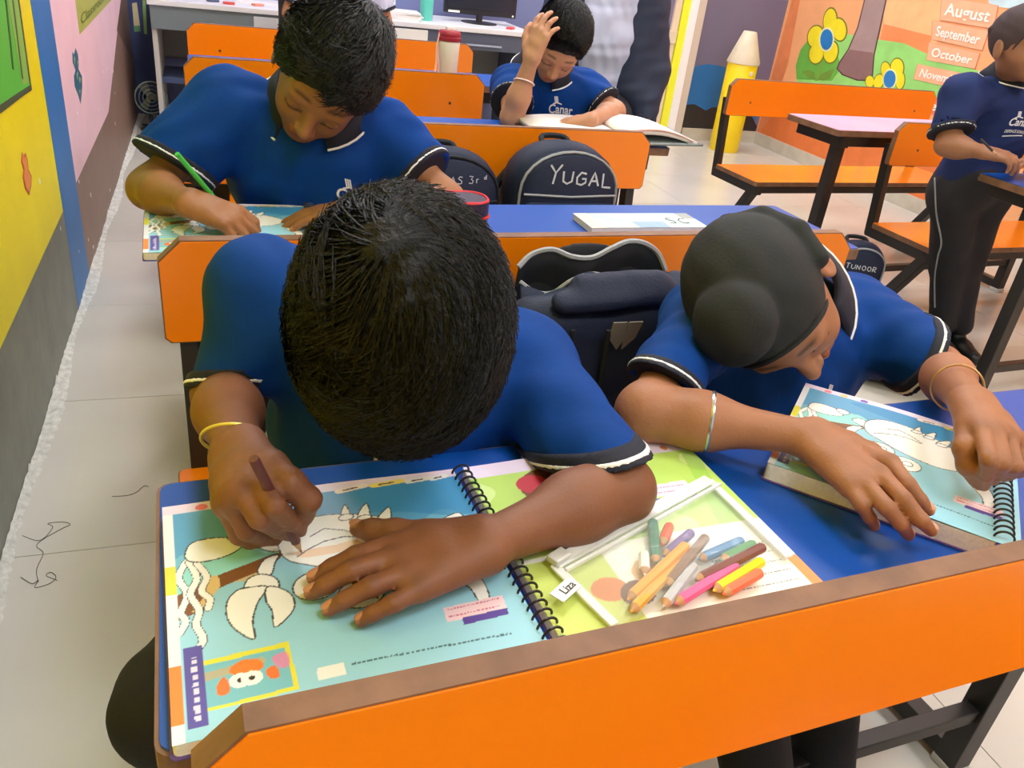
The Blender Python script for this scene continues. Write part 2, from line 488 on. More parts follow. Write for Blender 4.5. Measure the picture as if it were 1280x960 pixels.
# door with glass upper half, daylight at its edge painted as a yellow strip, and white frame
door = empty('door_1', (2.45, BY, 0), kind='structure'); door['label'] = 'cream door with glass upper pane and edge daylight painted as a yellow strip'
def dbox(name, a, b, m, par=door, bev=.003):
    o = MB().box(Vector(a) - Vector((2.45, BY, 0)), Vector(b) - Vector((2.45, BY, 0)), bev).build(name, m, par); return o
dbox('door_leaf', (2.36, BY - .045, 0.01), (3.08, BY - .002, .66), M_['cream'])
dbox('mid_rail', (2.36, BY - .055, .66), (3.08, BY - .002, .745), mat('door_rail', (226, 212, 186), .45))
dbox('stile', (2.36, BY - .05, .745), (2.44, BY - .002, 2.05), M_['cream'])
dbox('stile', (3.03, BY - .05, .745), (3.08, BY - .002, 2.05), M_['cream'])
dbox('top_rail', (2.36, BY - .05, 1.98), (3.08, BY - .002, 2.05), M_['cream'])
dbox('pane', (2.44, BY - .03, .745), (3.03, BY - .02, 1.98), mat('door_glass', (128, 116, 150), .08, spec=.8))
dbox('panel_moulding', (2.96, BY - .052, .06), (2.985, BY - .04, .63), mat('door_rail', (226, 212, 186), .45))
dbox('panel_moulding', (2.42, BY - .052, .06), (2.445, BY - .04, .63), MATS['door_rail'])
dbox('painted_daylight_edge', (3.085, BY - .06, 0), (3.14, BY - .01, 2.1), mat('daylight_yellow', (244, 246, 60), .4))  # daylight through the door gap, put into the strip's yellow colour
dbox('frame_jamb', (3.14, BY - .07, 0), (3.20, BY, 2.1), mat('frame_white', (246, 246, 250), .35))
dbox('outer_jamb', (3.20, BY - .05, 0), (3.27, BY, 2.1), mat('jamb_beige', (214, 202, 190), .5))
dbox('frame_jamb', (2.28, BY - .07, 0), (2.36, BY, 2.1), MATS['frame_white'])
dbox('frame_head', (2.28, BY - .07, 2.05), (3.27, BY, 2.14), MATS['frame_white'])

# ceiling lights (out of frame, overhead)
lamp_m = glow('light_diffuser', (250, 252, 255), 15.0)
for i, (x, y) in enumerate(((.6, -.6), (.55, 1.5), (.6, 3.3), (.8, 4.9), (2.6, -.5), (2.6, 1.5), (2.6, 3.3), (2.9, 4.9))):
    t = empty('ceiling_light', (x, y, 3.0), label='square flat white ceiling light panel', cat='ceiling light', group='ceiling light panels')
    MB().box((-.31, -.31, -.04), (.31, .31, 0), .003).build('frame', M_['white'], t)
    MB().box((-.29, -.29, -.046), (.29, .29, -.041)).build('diffuser', lamp_m, t)

# ------------------------------------------------------------------ mural on the right wall
NR = (-1, 0, 0)
def mu(name, pts, rgb, layer): return paint(wr, name, pts, rgb, layer, NR, noise=.10)
mu('sunset_patch', [(3.9600, 4.5920, 1.0967), (3.9600, 4.0784, 1.1416), (3.9600, 4.0200, 0.8935), (3.9600, 4.4293, 0.9077)], (255, 196, 138), 1)
mu('sunset_deep', [(3.9600, 4.4947, 0.9690), (3.9600, 4.0792, 0.9507), (3.9600, 4.0636, 0.8525), (3.9600, 4.3417, 0.8729), (3.9600, 4.4874, 0.8772)], (250, 150, 92), 2)
mu('orange_ground', [(3.9600, 5.4822, 1.0187), (3.9600, 5.3903, 1.0268), (3.9600, 5.3409, 0.6060), (3.9600, 5.3852, 0.2579), (3.9600, 5.3473, 0.0590), (3.9600, 5.5081, 0.0765)], (240, 142, 88), 1)
mu('green_hill', [(3.9600, 5.1938, 0.5197), (3.9600, 5.2450, 0.6096), (3.9600, 5.2380, 0.7183), (3.9600, 5.1738, 0.8005), (3.9600, 5.0516, 0.8465), (3.9600, 4.7786, 0.8745), (3.9600, 4.6213, 0.8745), (3.9600, 4.2785, 0.8857), (3.9600, 4.0297, 0.8485), (3.9600, 3.7184, 0.8267), (3.9600, 3.3852, 0.8041), (3.9600, 3.2854, 0.6022), (3.9600, 3.6417, 0.6110), (3.9600, 3.9263, 0.6349), (3.9600, 3.9193, 0.5273), (3.9600, 4.5631, 0.3832), (3.9600, 4.8901, 0.3474)], (158, 226, 124), 2)
mu('dark_hill', [(3.9600, 5.1962, 0.5248), (3.9600, 5.2450, 0.6096), (3.9600, 5.2380, 0.7183), (3.9600, 5.1738, 0.8005), (3.9600, 5.0805, 0.8327), (3.9600, 4.8734, 0.7782), (3.9600, 4.7632, 0.6683), (3.9600, 4.8215, 0.5771)], (112, 186, 74), 3)
mu('lower_orange', [(3.9600, 5.2458, 0.3996), (3.9600, 4.8878, 0.3424), (3.9600, 4.2781, 0.4380), (3.9600, 3.7850, 0.5373), (3.9600, 3.5460, 0.0450), (3.9600, 4.8059, 0.0686), (3.9600, 5.4729, 0.0965)], (238, 128, 66), 1)
mu('trunk_outline', [(3.9600, 4.7340, 1.1121), (3.9600, 4.7659, 1.4002), (3.9600, 4.5295, 1.4085), (3.9600, 4.5349, 1.1287), (3.9600, 4.5084, 0.9212), (3.9600, 4.4905, 0.7826), (3.9600, 4.4471, 0.6598), (3.9600, 4.4985, 0.6317), (3.9600, 4.5778, 0.6183), (3.9600, 4.7356, 0.6272), (3.9600, 4.8077, 0.6563), (3.9600, 4.8020, 0.6977), (3.9600, 4.7524, 0.7847), (3.9600, 4.7227, 0.9246)], (92, 66, 66), 4)
mu('trunk', [(3.9600, 4.7230, 1.1131), (3.9600, 4.7530, 1.3962), (3.9600, 4.5375, 1.4039), (3.9600, 4.5452, 1.1278), (3.9600, 4.5188, 0.9200), (3.9600, 4.5010, 0.7810), (3.9600, 4.4608, 0.6648), (3.9600, 4.5052, 0.6379), (3.9600, 4.5738, 0.6264), (3.9600, 4.7225, 0.6344), (3.9600, 4.7920, 0.6587), (3.9600, 4.7881, 0.6947), (3.9600, 4.7399, 0.7839), (3.9600, 4.7105, 0.9236)], (176, 148, 146), 5)
mu('trunk_base', [(3.9600, 4.7296, 0.7878), (3.9600, 4.5095, 0.7989), (3.9600, 4.4608, 0.6648), (3.9600, 4.5052, 0.6379), (3.9600, 4.5738, 0.6264), (3.9600, 4.7225, 0.6344), (3.9600, 4.7920, 0.6587), (3.9600, 4.7881, 0.6947)], (146, 110, 110), 6)
def wallell(c, rv, ru, n=18):
    """ellipse on the right wall: centre and the two half-axis vectors"""
    c = Vector(c); rv = Vector(rv) - c; ru = Vector(ru) - c
    return [c + rv * math.cos(t) + ru * math.sin(t) for t in [2 * math.pi * k / n for k in range(n)]]
def flower(cs, layer):
    ctr, pet = cs
    for p in pet:
        mu('petal_outline', wallell(*p), (128, 128, 40), layer)
    for p in pet:
        c = Vector(p[0]); a = [c + (Vector(q) - c) * .88 for q in p[1:]]
        mu('petal', wallell(c, *a), (250, 232, 40), layer + 1)
    c = Vector(ctr[0])
    mu('flower_centre', wallell(*ctr), (240, 240, 180), layer + 2)
    a = [c + (Vector(q) - c) * .84 for q in ctr[1:]]
    mu('flower_centre', wallell(c, *a), (40, 128, 200), layer + 3)
mu('stem', [(3.9600, 4.9927, 0.5482), (3.9600, 4.9552, 0.5545), (3.9600, 4.9621, 0.6737), (3.9600, 4.9868, 0.6700)], (128, 178, 70), 5)
mu('leaf', [(3.9600, 4.9889, 0.5595), (3.9600, 5.0588, 0.5531), (3.9600, 5.1553, 0.5804), (3.9600, 5.0928, 0.6064), (3.9600, 5.0263, 0.6010)], (120, 160, 60), 5)
mu('leaf', [(3.9600, 4.9639, 0.5636), (3.9600, 4.9468, 0.6032), (3.9600, 4.8884, 0.6282), (3.9600, 4.8313, 0.6526), (3.9600, 4.8384, 0.5950), (3.9600, 4.9018, 0.5636)], (120, 160, 60), 5)
flower((((3.9600, 4.9853, 0.8166), (3.9600, 4.9075, 0.8239), (3.9600, 4.9586, 0.7411)),
  [((3.9600, 5.0051, 0.9324), (3.9600, 4.9304, 0.9355), (3.9600, 4.9835, 0.8496)), ((3.9600, 4.8886, 0.8909), (3.9600, 4.8234, 0.9180), (3.9600, 4.8282, 0.8241)), ((3.9600, 4.9101, 0.7479), (3.9600, 4.8286, 0.7542), (3.9600, 4.8926, 0.6739)),
   ((3.9600, 5.0536, 0.7175), (3.9600, 4.9683, 0.7244), (3.9600, 5.0385, 0.6465)), ((3.9600, 5.1097, 0.8189), (3.9600, 5.0155, 0.8255), (3.9600, 5.0926, 0.7434))]), 6)
flower((((3.9600, 4.2967, 0.6753), (3.9600, 4.2377, 0.6852), (3.9600, 4.2761, 0.6173)),
  [((3.9600, 4.3531, 0.7180), (3.9600, 4.3213, 0.7417), (3.9600, 4.3100, 0.6731)), ((3.9600, 4.2667, 0.7456), (3.9600, 4.2066, 0.7503), (3.9600, 4.2463, 0.6884)), ((3.9600, 4.2078, 0.6809), (3.9600, 4.1695, 0.6873), (3.9600, 4.1894, 0.6281)),
   ((3.9600, 4.3847, 0.6462), (3.9600, 4.3393, 0.6586), (3.9600, 4.3703, 0.6005)), ((3.9600, 4.4609, 0.6332), (3.9600, 4.4191, 0.6403), (3.9600, 4.4438, 0.5972))]), 6)
plates = [('August', (3.9600, 4.0979, 1.1566), (3.9600, 3.6946, 1.1481), (3.9600, 3.6718, 1.0366), (3.9600, 4.0533, 1.0392)),
 ('September', (3.9600, 4.1047, 1.0294), (3.9600, 3.6970, 1.0218), (3.9600, 3.6936, 0.9253), (3.9600, 4.0713, 0.9344)),
 ('October', (3.9600, 4.0813, 0.9157), (3.9600, 3.7017, 0.9078), (3.9600, 3.6973, 0.8300), (3.9600, 4.0556, 0.8228)),
 ('November', (3.9600, 4.1124, 0.7921), (3.9600, 3.7085, 0.7948), (3.9600, 3.6968, 0.7121), (3.9600, 4.1048, 0.7074)),
 ('December', (3.9600, 4.0887, 0.6323), (3.9600, 3.6503, 0.6523), (3.9600, 3.6382, 0.5683), (3.9600, 4.0685, 0.5339))]
ink = mat('mural_white_lettering', (255, 252, 244), .6)
for wd, a, b, c, d in plates:
    a, b, c, d = map(Vector, (a, b, c, d)); ctr = (a + b + c + d) / 4
    mu('month_plate_edge', [ctr + (p - ctr) * 1.02 for p in (a, b, c, d)], (232, 128, 100), 5)
    mu('month_plate', [a, b, c, d], (254, 190, 150) if wd != 'December' else (246, 140, 110), 6)
    me = text_mesh(wd, .1, shear=.15, bold=.002)
    mxx = max(v.co.x for v in me.vertices)
    for v in me.vertices:
        u = .08 + .84 * v.co.x / mxx; q = .25 + v.co.y / .1 * .75
        lo = d.lerp(c, u); hi = a.lerp(b, u)
        v.co = lo.lerp(hi, q) + Vector((-.0085, 0, 0))
    link('month_lettering', me, ink, wr)
mu('pale_sky', [(3.9600, 3.8582, 1.3942), (3.9600, 3.5610, 1.4068), (3.9600, 3.4319, 1.1467), (3.9600, 3.6808, 1.1416), (3.9600, 3.7617, 1.1536)], (206, 232, 240), 2)
mu('grass_tuft', [(3.9600, 4.4312, 0.4411), (3.9600, 4.2594, 0.4761), (3.9600, 4.2534, 0.4481), (3.9600, 4.4182, 0.4136)], (96, 150, 60), 4)
mu('green_leaf_low', [(3.9600, 3.1863, 0.0264), (3.9600, 3.1138, 0.1188), (3.9600, 3.0901, 0.0065), (3.9600, 3.1541, -0.0169)], (96, 200, 60), 3)
mu('white_patch_low', [(3.9600, 3.1821, -0.0271), (3.9600, 3.0932, 0.0771), (3.9600, 2.9698, 0.0152), (3.9600, 3.1059, -0.0816)], (240, 244, 240), 2)

# ================================================================== desks
M_['orange'] = mat('orange_laminate', (246, 134, 8), 0.22, spec=.5, noise=.05, nscale=2.0)
M_['oredge'] = mat('brown_board_edge', (128, 92, 68), 0.55, noise=.28, nscale=25, bump=.2)
M_['black'] = mat('black_powder_coat', (34, 31, 31), 0.42)
M_['blue'] = mat('blue_laminate', (2, 74, 168), 0.4, noise=.08, nscale=3.0)
M_['lilac'] = mat('faded_lilac_laminate', (232, 180, 214), 0.3, noise=.12, nscale=4.0)
M_['rubber'] = mat('grey_rubber', (200, 198, 192), .7)
M_['bolt'] = mat('bolt_steel', (120, 84, 50), .4, metal=.6)

def desk_unit(name, origin, rz, width, label, top='blue', bx=(0.0, None), btop=.745, bh=.155, group='joined desk and bench units', ly=.19, pin=.032):
    t = empty(name, (origin[0], origin[1], 0), math.radians(rz), label, 'school desk', group)
    W = width; b0 = bx[0]; b1 = bx[1] if bx[1] is not None else W - .045
    # desk top: brown edged board with a coloured laminate sheet
    ch = .0
    dt = MB().prism(rrect(0, 0, W, .285, .012, 3), (0, 0, .678), (1, 0, 0), (0, 1, 0), (0, 0, 1), .0205).build('desk_top', M_['oredge'], t)
    MB().prism(rrect(.003, .003, W - .003, .282, .010, 3), (0, 0, .6985), (1, 0, 0), (0, 1, 0), (0, 0, 1), .0015).build('laminate', M_[top], dt)
    for x, xb in ((.07, b0 + pin), (W - .07, b1 - pin)):
        MB().bar((x, ly, 0.012), (x, ly, .678), .04).build('desk_leg', M_['black'], t)
        MB().bar((x, .02, .655), (x, .27, .655), .035, .044).build('desk_bracket', M_['black'], t)
        MB().bar((x, ly, .03), (xb, .66, .03), .036).build('skid', M_['black'], t)
        MB().box((x - .022, ly - .024, 0), (x + .022, ly + .022, .016), .003).build('foot_cap', M_['rubber'], t)
        # bench: raked leg, seat rail, upright for the backrest
        MB().bar((xb, .50, .345), (xb, .70, .014), .038, upv=(1, 0, 0)).build('bench_leg', M_['black'], t)
        MB().bar((xb, .47, .342), (xb, .795, .342), .036, .036).build('seat_rail', M_['black'], t)
        MB().bar((xb, .785, .33), (xb, .822, .662), .036, .026, upv=(1, 0, 0)).build('back_post', M_['black'], t)
        MB().box((xb - .022, .67, 0), (xb + .022, .725, .016), .003).build('foot_cap', M_['rubber'], t)
    MB().bar((.07, .04, .655), (W - .07, .04, .655), .03, .036).build('front_rail', M_['black'], t)
    MB().bar((.07, ly, .14), (W - .07, ly, .14), .026).build('foot_bar', M_['black'], t)
    MB().bar((b0 + pin, .52, .335), (b1 - pin, .52, .335), .028).build('seat_bar', M_['black'], t)
    se = MB().prism(rrect(b0, .475, b1, .775, .012, 3), (0, 0, .36), (1, 0, 0), (0, 1, 0), (0, 0, 1), .018).build('seat', M_['oredge'], t)
    MB().prism(rrect(b0 + .002, .477, b1 - .002, .773, .011, 3), (0, 0, .3775), (1, 0, 0), (0, 1, 0), (0, 0, 1), .0015).build('laminate', M_['orange'], se)
    # backrest with clipped top corners, laminate on both faces
    c = .03
    poly = [(b0 + .008, btop - bh), (b1 - .008, btop - bh), (b1, btop - bh + .008), (b1, btop - c), (b1 - c, btop), (b0 + c, btop), (b0, btop - c), (b0, btop - bh + .008)]
    cx = (b0 + b1) / 2; cz = btop - bh / 2
    small = [(cx + (p[0] - cx) * (1 - .004 / (b1 - b0)), cz + (p[1] - cz) * (1 - .004 / bh)) for p in poly]
    br = MB().prism(poly, (0, .788, 0), (1, 0, 0), (0, 0, 1), (0, 1, 0), .02).build('backrest', M_['oredge'], t)
    MB().prism(small, (0, .7865, 0), (1, 0, 0), (0, 0, 1), (0, 1, 0), .0016).build('laminate', M_['orange'], br)
    MB().prism(small, (0, .8079, 0), (1, 0, 0), (0, 0, 1), (0, 1, 0), .0016).build('laminate', M_['orange'], br)
    for x in (b0 + .12, b1 - .12):
        MB().lathe([(.001, 0), (.005, .0), (.0045, .0015), (.001, .002)], 10, Matrix.Translation((x, .7862, btop - bh * .62)) @ Matrix.Rotation(math.pi / 2, 4, 'X')).build('bolt', M_['bolt'], br)
    return t

TH = 2.2
def from_board(bx_, by_, th=TH):   # origin of a unit from the left end of its backrest
    a = math.radians(th)
    return (bx_ + .80 * math.sin(a), by_ - .80 * math.cos(a))
desk_unit('school_desk', from_board(-.035, .337, 2.5), 2.5, 1.26, 'orange bench board and desk unit in front of the boy with brown pencil')
desk_unit('school_desk', from_board(-.088, 1.155), TH, 1.26, 'blue topped desk shared by boy with brown pencil and boy in black head cloth')
desk_unit('school_desk', from_board(-.10, 1.975), TH, 1.26, 'blue topped desk under red trimmed pencil case, named bags on its bench')
desk_unit('school_desk', from_board(-.085, 2.80, 1.5), 1.5, 1.26, 'desk under the open book of the boy holding his head', bx=(0, .965))
desk_unit('school_desk', from_board(-.09, 3.66, 1.2), 1.2, 1.22, 'desk holding the white bottle, its bench board nearest the computer table')
desk_unit('school_desk', (2.085, 2.43), 4.0, 1.34, 'desk with faded lilac top beside the flower mural', top='lilac', bx=(.10, 1.34), ly=.055, pin=.02)
desk_unit('school_desk', (2.19, 1.60), 3.0, 1.28, 'desk the standing boy in dark head cloth leans over', bx=(.17, 1.35), ly=.055, pin=.02)

# ================================================================== soft-body modelling: distance fields turned into one mesh
class Blob:
    def __init__(s, vox):
        s.vox = vox; s.P = []
    def cone(s, a, b, r1, r2, k=.01, flat=None, cuts=(), op='u'):
        a = np.array(a, float); b = np.array(b, float)
        fl = None
        if flat is not None:
            n = np.array(flat[0], float); d = b - a; d /= max(np.linalg.norm(d), 1e-9)
            n = n - d * n.dot(d); n /= np.linalg.norm(n); fl = (n, flat[1])
        rm = max(r1, r2)
        s.P.append(('c', np.minimum(a, b) - rm, np.maximum(a, b) + rm, k, op, (a, b, r1, r2, fl), cuts))
        return s
    def chain(s, pts, rs, k=.006, flat=None):
        for i in range(len(pts) - 1):
            s.cone(pts[i], pts[i + 1], rs[i], rs[i + 1], k, flat)
        return s
    def ell(s, c, r, A=None, k=.01, op='u', cuts=()):
        c = np.array(c, float); r = np.array(r, float)
        A = np.eye(3) if A is None else np.array(A, float)     # rows: local axes
        rm = np.sqrt(((A * r[:, None]) ** 2).sum(0))
        s.P.append(('e', c - rm, c + rm, k, op, (c, r, A), cuts))
        return s
    def field(s):
        vox = s.vox
        us = [p for p in s.P if p[4] == 'u']
        lo = np.min([p[1] for p in us], 0) - 4 * vox; hi = np.max([p[2] for p in us], 0) + 4 * vox
        n = np.ceil((hi - lo) / vox).astype(int) + 1
        D = np.full(n, .04, np.float32)
        ax = [(lo[i] + vox * np.arange(n[i])).astype(np.float32) for i in range(3)]
        for kind, pl_, ph, k, op, dat, cuts in s.P:
            m = k + 3 * vox
            i0 = np.maximum(np.floor((pl_ - m - lo) / vox).astype(int), 0)
            i1 = np.minimum(np.ceil((ph + m - lo) / vox).astype(int) + 1, n)
            if (i1 <= i0).any(): continue
            sl = tuple(slice(i0[i], i1[i]) for i in range(3))
            X = ax[0][sl[0]][:, None, None]; Y = ax[1][sl[1]][None, :, None]; Z = ax[2][sl[2]][None, None, :]
            if kind == 'c':
                a, b, r1, r2, fl = dat
                ba = b - a; bb = max(float(ba @ ba), 1e-12)
                x = X - a[0]; y = Y - a[1]; z = Z - a[2]
                dot = x * ba[0] + y * ba[1] + z * ba[2]
                h = np.clip(dot / bb, 0, 1)
                d2 = (x * x + y * y + z * z) - 2 * h * dot + h * h * bb
                if fl is not None:
                    nn, sc = fl
                    dn = x * nn[0] + y * nn[1] + z * nn[2]
                    d2 = d2 + dn * dn * (1 / sc ** 2 - 1)
                d = np.sqrt(np.maximum(d2, 0)) - (r1 + (r2 - r1) * h)
            else:
                c, r, A = dat
                x = X - c[0]; y = Y - c[1]; z = Z - c[2]
                q0 = 0; q1 = 0
                for i in range(3):
                    q = x * A[i, 0] + y * A[i, 1] + z * A[i, 2]
                    q0 = q0 + (q / r[i]) ** 2; q1 = q1 + (q / r[i] ** 2) ** 2
                k0 = np.sqrt(q0); k1 = np.sqrt(np.maximum(q1, 1e-9))
                d = k0 * (k0 - 1) / np.maximum(k1, 1e-6)
            for cp, cn in cuts:
                d = np.maximum(d, (X - cp[0]) * cn[0] + (Y - cp[1]) * cn[1] + (Z - cp[2]) * cn[2])
            T = D[sl]
            if op == 'u':
                hh = np.maximum(k - np.abs(T - d), 0) / k
                D[sl] = np.minimum(T, d) - hh * hh * k * .25
            else:
                e = -d
                hh = np.maximum(k - np.abs(T - e), 0) / k
                D[sl] = np.maximum(T, e) + hh * hh * k * .25
        return D, lo
    def arrays(s, smooth=1):
        D, lo = s.field(); vox = s.vox
        S = D < 0
        c8 = [S[i:S.shape[0] - 1 + i, j:S.shape[1] - 1 + j, k:S.shape[2] - 1 + k] for i in (0, 1) for j in (0, 1) for k in (0, 1)]
        an = c8[0].copy(); al = c8[0].copy()
        for q in c8[1:]: an |= q; al &= q
        act = an & ~al
        idx = np.argwhere(act)
        off = np.array([(i, j, k) for i in (0, 1) for j in (0, 1) for k in (0, 1)])
        val = np.stack([D[idx[:, 0] + o[0], idx[:, 1] + o[1], idx[:, 2] + o[2]] for o in off], 1)
        acc = np.zeros((len(idx), 3)); cnt = np.zeros(len(idx))
        for a in range(8):
            for b in range(a + 1, 8):
                if np.abs(off[a] - off[b]).sum() != 1: continue
                va = val[:, a]; vb = val[:, b]; m = (va < 0) != (vb < 0)
                t = np.where(m, va / np.where(m, va - vb, 1), 0)
                p = off[a] + t[:, None] * (off[b] - off[a])
                acc[m] += p[m]; cnt[m] += 1
        V = lo + (idx + acc / np.maximum(cnt, 1)[:, None]) * vox
        mp = np.full(act.shape, -1, np.int32); mp[act] = np.arange(len(idx))
        Q = []
        for a in range(3):
            b, c = (a + 1) % 3, (a + 2) % 3
            A0 = np.take(S, range(0, S.shape[a] - 1), a) if False else S[tuple(slice(0, -1) if i == a else slice(None) for i in range(3))]
            A1 = S[tuple(slice(1, None) if i == a else slice(None) for i in range(3))]
            e = np.argwhere(A0 != A1)
            ok = (e[:, b] > 0) & (e[:, c] > 0) & (e[:, b] < S.shape[b] - 1) & (e[:, c] < S.shape[c] - 1)
            e = e[ok]
            def g(db, dc):
                f_ = e.copy(); f_[:, b] += db; f_[:, c] += dc
                return mp[f_[:, 0], f_[:, 1], f_[:, 2]]
            q = np.stack([g(-1, -1), g(0, -1), g(0, 0), g(-1, 0)], 1)
            flip = ~A0[e[:, 0], e[:, 1], e[:, 2]]
            q[flip] = q[flip][:, ::-1]
            Q.append(q)
        Q = np.concatenate(Q)
        for _ in range(smooth):
            sm = np.zeros_like(V); ct = np.zeros(len(V))
            for i in range(4):
                a_, b_ = Q[:, i], Q[:, (i + 1) % 4]
                for j in range(3): sm[:, j] += np.bincount(a_, V[b_, j], len(V)) + np.bincount(b_, V[a_, j], len(V))
                ct += np.bincount(a_, minlength=len(V)) + np.bincount(b_, minlength=len(V))
            V = V * .5 + .5 * sm / np.maximum(ct, 1)[:, None]
        return V, Q
    def build(s, name, m, parent=None, paint=None, smooth=1, disp=None):
        V, Q = s.arrays(smooth)
        if disp is not None:
            N = np.zeros_like(V)
            fn = np.cross(V[Q[:, 2]] - V[Q[:, 0]], V[Q[:, 3]] - V[Q[:, 1]])
            for i in range(4):
                for j in range(3): N[:, j] += np.bincount(Q[:, i], fn[:, j], len(V))
            N /= np.maximum(np.linalg.norm(N, axis=1), 1e-12)[:, None]
            V = V + N * disp(V)[:, None]
        return arr_obj(name, V, Q, m, parent, paint(V) if paint is not None else None)

def arr_obj(name, V, Q, m, parent=None, col=None, smooth=True):
    me = bpy.data.meshes.new(name)
    n = Q.shape[1]
    me.vertices.add(len(V)); me.vertices.foreach_set('co', np.asarray(V, np.float32).ravel())
    me.loops.add(Q.size); me.loops.foreach_set('vertex_index', Q.astype(np.int32).ravel())
    me.polygons.add(len(Q)); me.polygons.foreach_set('loop_start', np.arange(0, Q.size, n, dtype=np.int32))
    me.update(calc_edges=True); me.validate()
    if smooth: me.polygons.foreach_set('use_smooth', np.ones(len(me.polygons), bool))
    if col is not None:
        a = me.color_attributes.new('Col', 'FLOAT_COLOR', 'POINT')
        c4 = np.ones((len(V), 4), np.float32); c4[:, :3] = col
        a.data.foreach_set('color', c4.ravel())
    o = link(name, me, m, parent)
    if parent is not None:
        o.matrix_parent_inverse = Matrix.Translation(-Vector(parent.location))
    return o

def nrm(v):
    v = np.array(v, float); return v / np.linalg.norm(v)
def folds(amp, seed, wl=.05, stretch=(1, 1, 1)):
    r = np.random.default_rng(seed)
    K = r.normal(size=(5, 3)) * np.array(stretch); K /= np.linalg.norm(K, axis=1)[:, None]; ph = r.uniform(0, 6, 5)
    def f(V):
        s_ = 0
        for i in range(5):
            wv = 2 * np.pi / (wl * (.7 + .35 * i))
            u = V @ K[i] * wv + ph[i] + 1.3 * np.sin(V @ K[(i + 2) % 5] * wv * .5)
            s_ = s_ + np.sin(u)
        return amp * s_ / 3.0
    return f

# ------------------------------------------------------------------ heads
HEAD = [  # kind, centre(f, l, u), radii or end, blend, op
 ('e', (-.008, 0, .022), (.088, .071, .080), .01, 'u'), ('e', (.022, 0, -.030), (.060, .055, .066), .03, 'u'),
 ('e', (.054, 0, -.083), (.019, .021, .015), .03, 'u'), ('e', (.050, .028, -.040), (.022, .022, .024), .02, 'u'), ('e', (.050, -.028, -.040), (.022, .022, .024), .02, 'u'),
 ('c', (.070, -.034, .004), (.070, .034, .004), .011, .011, .02, 'u'),
 ('e', (.088, .030, -.014), (.011, .015, .010), .010, 's'), ('e', (.088, -.030, -.014), (.011, .015, .010), .010, 's'),
 ('e', (.069, .030, -.015), (.0125, .0135, .0105), .003, 'u'), ('e', (.069, -.030, -.015), (.0125, .0135, .0105), .003, 'u'),
 ('c', (.078, 0, -.004), (.098, 0, -.037), .0055, .0100, .010, 'u'), ('e', (.088, .010, -.041), (.009, .007, .006), .005, 'u'), ('e', (.088, -.010, -.041), (.009, .007, .006), .005, 'u'),
 ('c', (.079, -.013, -.061), (.079, .013, -.061), .0055, .0055, .005, 'u'), ('c', (.077, -.010, -.071), (.077, .010, -.071), .006, .006, .006, 'u'),
 ('e', (-.006, .074, -.016), (.017, .007, .029), .006, 'u'), ('e', (-.006, -.074, -.016), (.017, .007, .029), .006, 'u'),
 ('e', (.000, .082, -.014), (.010, .005, .017), .003, 's'), ('e', (.000, -.082, -.014), (.010, .005, .017), .003, 's'),
]
def frame(F, up):
    F = nrm(F); U = np.array(up, float); U = nrm(U - F * U.dot(F)); L = np.cross(U, F)
    return np.stack([F, L, U])
def add_head(B, c, A, s=1.0):
    c = np.array(c, float)
    T = lambda q: c + s * (np.array(q) @ A)
    for h in HEAD:
        if h[0] == 'e': B.ell(T(h[1]), np.array(h[2]) * s, A, h[3] * s, h[4])
        else: B.cone(T(h[1]), T(h[2]), h[3] * s, h[4] * s, h[5] * s, op=h[6])
def skin_paint(base, c, A, s, nails=(), eyes='down', knuckles=()):
    base = np.array(lin(base)); c = np.array(c, float)
    dark = np.array(lin((26, 18, 16)))
    def f(V):
        q = ((V - c) @ A.T) / s
        C_ = np.tile(base, (len(V), 1))
        near = np.linalg.norm(q, axis=1) < .13
        al = np.abs(q[:, 1])
        def blend(mask, col, a):
            C_[mask] = C_[mask] * (1 - a) + np.array(col) * a
        lips = near & (q[:, 0] > .072) & (al < .019 - .0 * al) & (q[:, 2] < -.056) & (q[:, 2] > -.078)
        blend(lips, base * np.array([.95, .55, .55]), .7)
        blend(near & (q[:, 0] > .072) & (al < .017) & (np.abs(q[:, 2] + .066) < .0016), dark, .5)
        ctr = .016 - 6.0 * (al - .028) ** 2
        bm_ = near & (q[:, 0] > .04) & (al > .010) & (al < .047)
        ba = (.8 * np.exp(-((q[:, 2] - ctr) / .0028) ** 2) * np.clip((.047 - al) / .012, 0, 1) * np.clip((al - .010) / .006, 0, 1))[bm_][:, None]
        C_[bm_] = C_[bm_] * (1 - ba) + dark * ba
        if eyes == 'down':
            la = -.020 - 7.0 * (al - .030) ** 2 * -1
            blend(near & (q[:, 0] > .05) & (np.abs(al - .030) < .0145) & (np.abs(q[:, 2] - la) < .0024), dark, .95)
            blend(near & (q[:, 0] > .05) & (np.abs(al - .030) < .013) & (np.abs(q[:, 2] + .0145) < .005), base * .8, .5)
        else:
            e = ((al - .030) / .0125) ** 2 + ((q[:, 2] + .015) / .0052) ** 2
            eye = near & (q[:, 0] > .05)
            blend(eye & (e < 1.5), dark, .9); blend(eye & (e < .85), (.62, .58, .55), 1)
            blend(eye & (((al - .030) ** 2 + (q[:, 2] + .0145) ** 2) < .0050 ** 2), dark, 1)
        for p, r in nails:
            blend(np.linalg.norm(V - np.array(p), axis=1) < r * 1.2, np.minimum(base * np.array([1.75, 1.6, 1.65]) + .05, 1), .8)
        for p, r in knuckles:
            dd = np.linalg.norm(V - np.array(p), axis=1); m = dd < r
            C_[m] *= (1 - .22 * (1 - dd[m] / r))[:, None]
        return C_
    return f

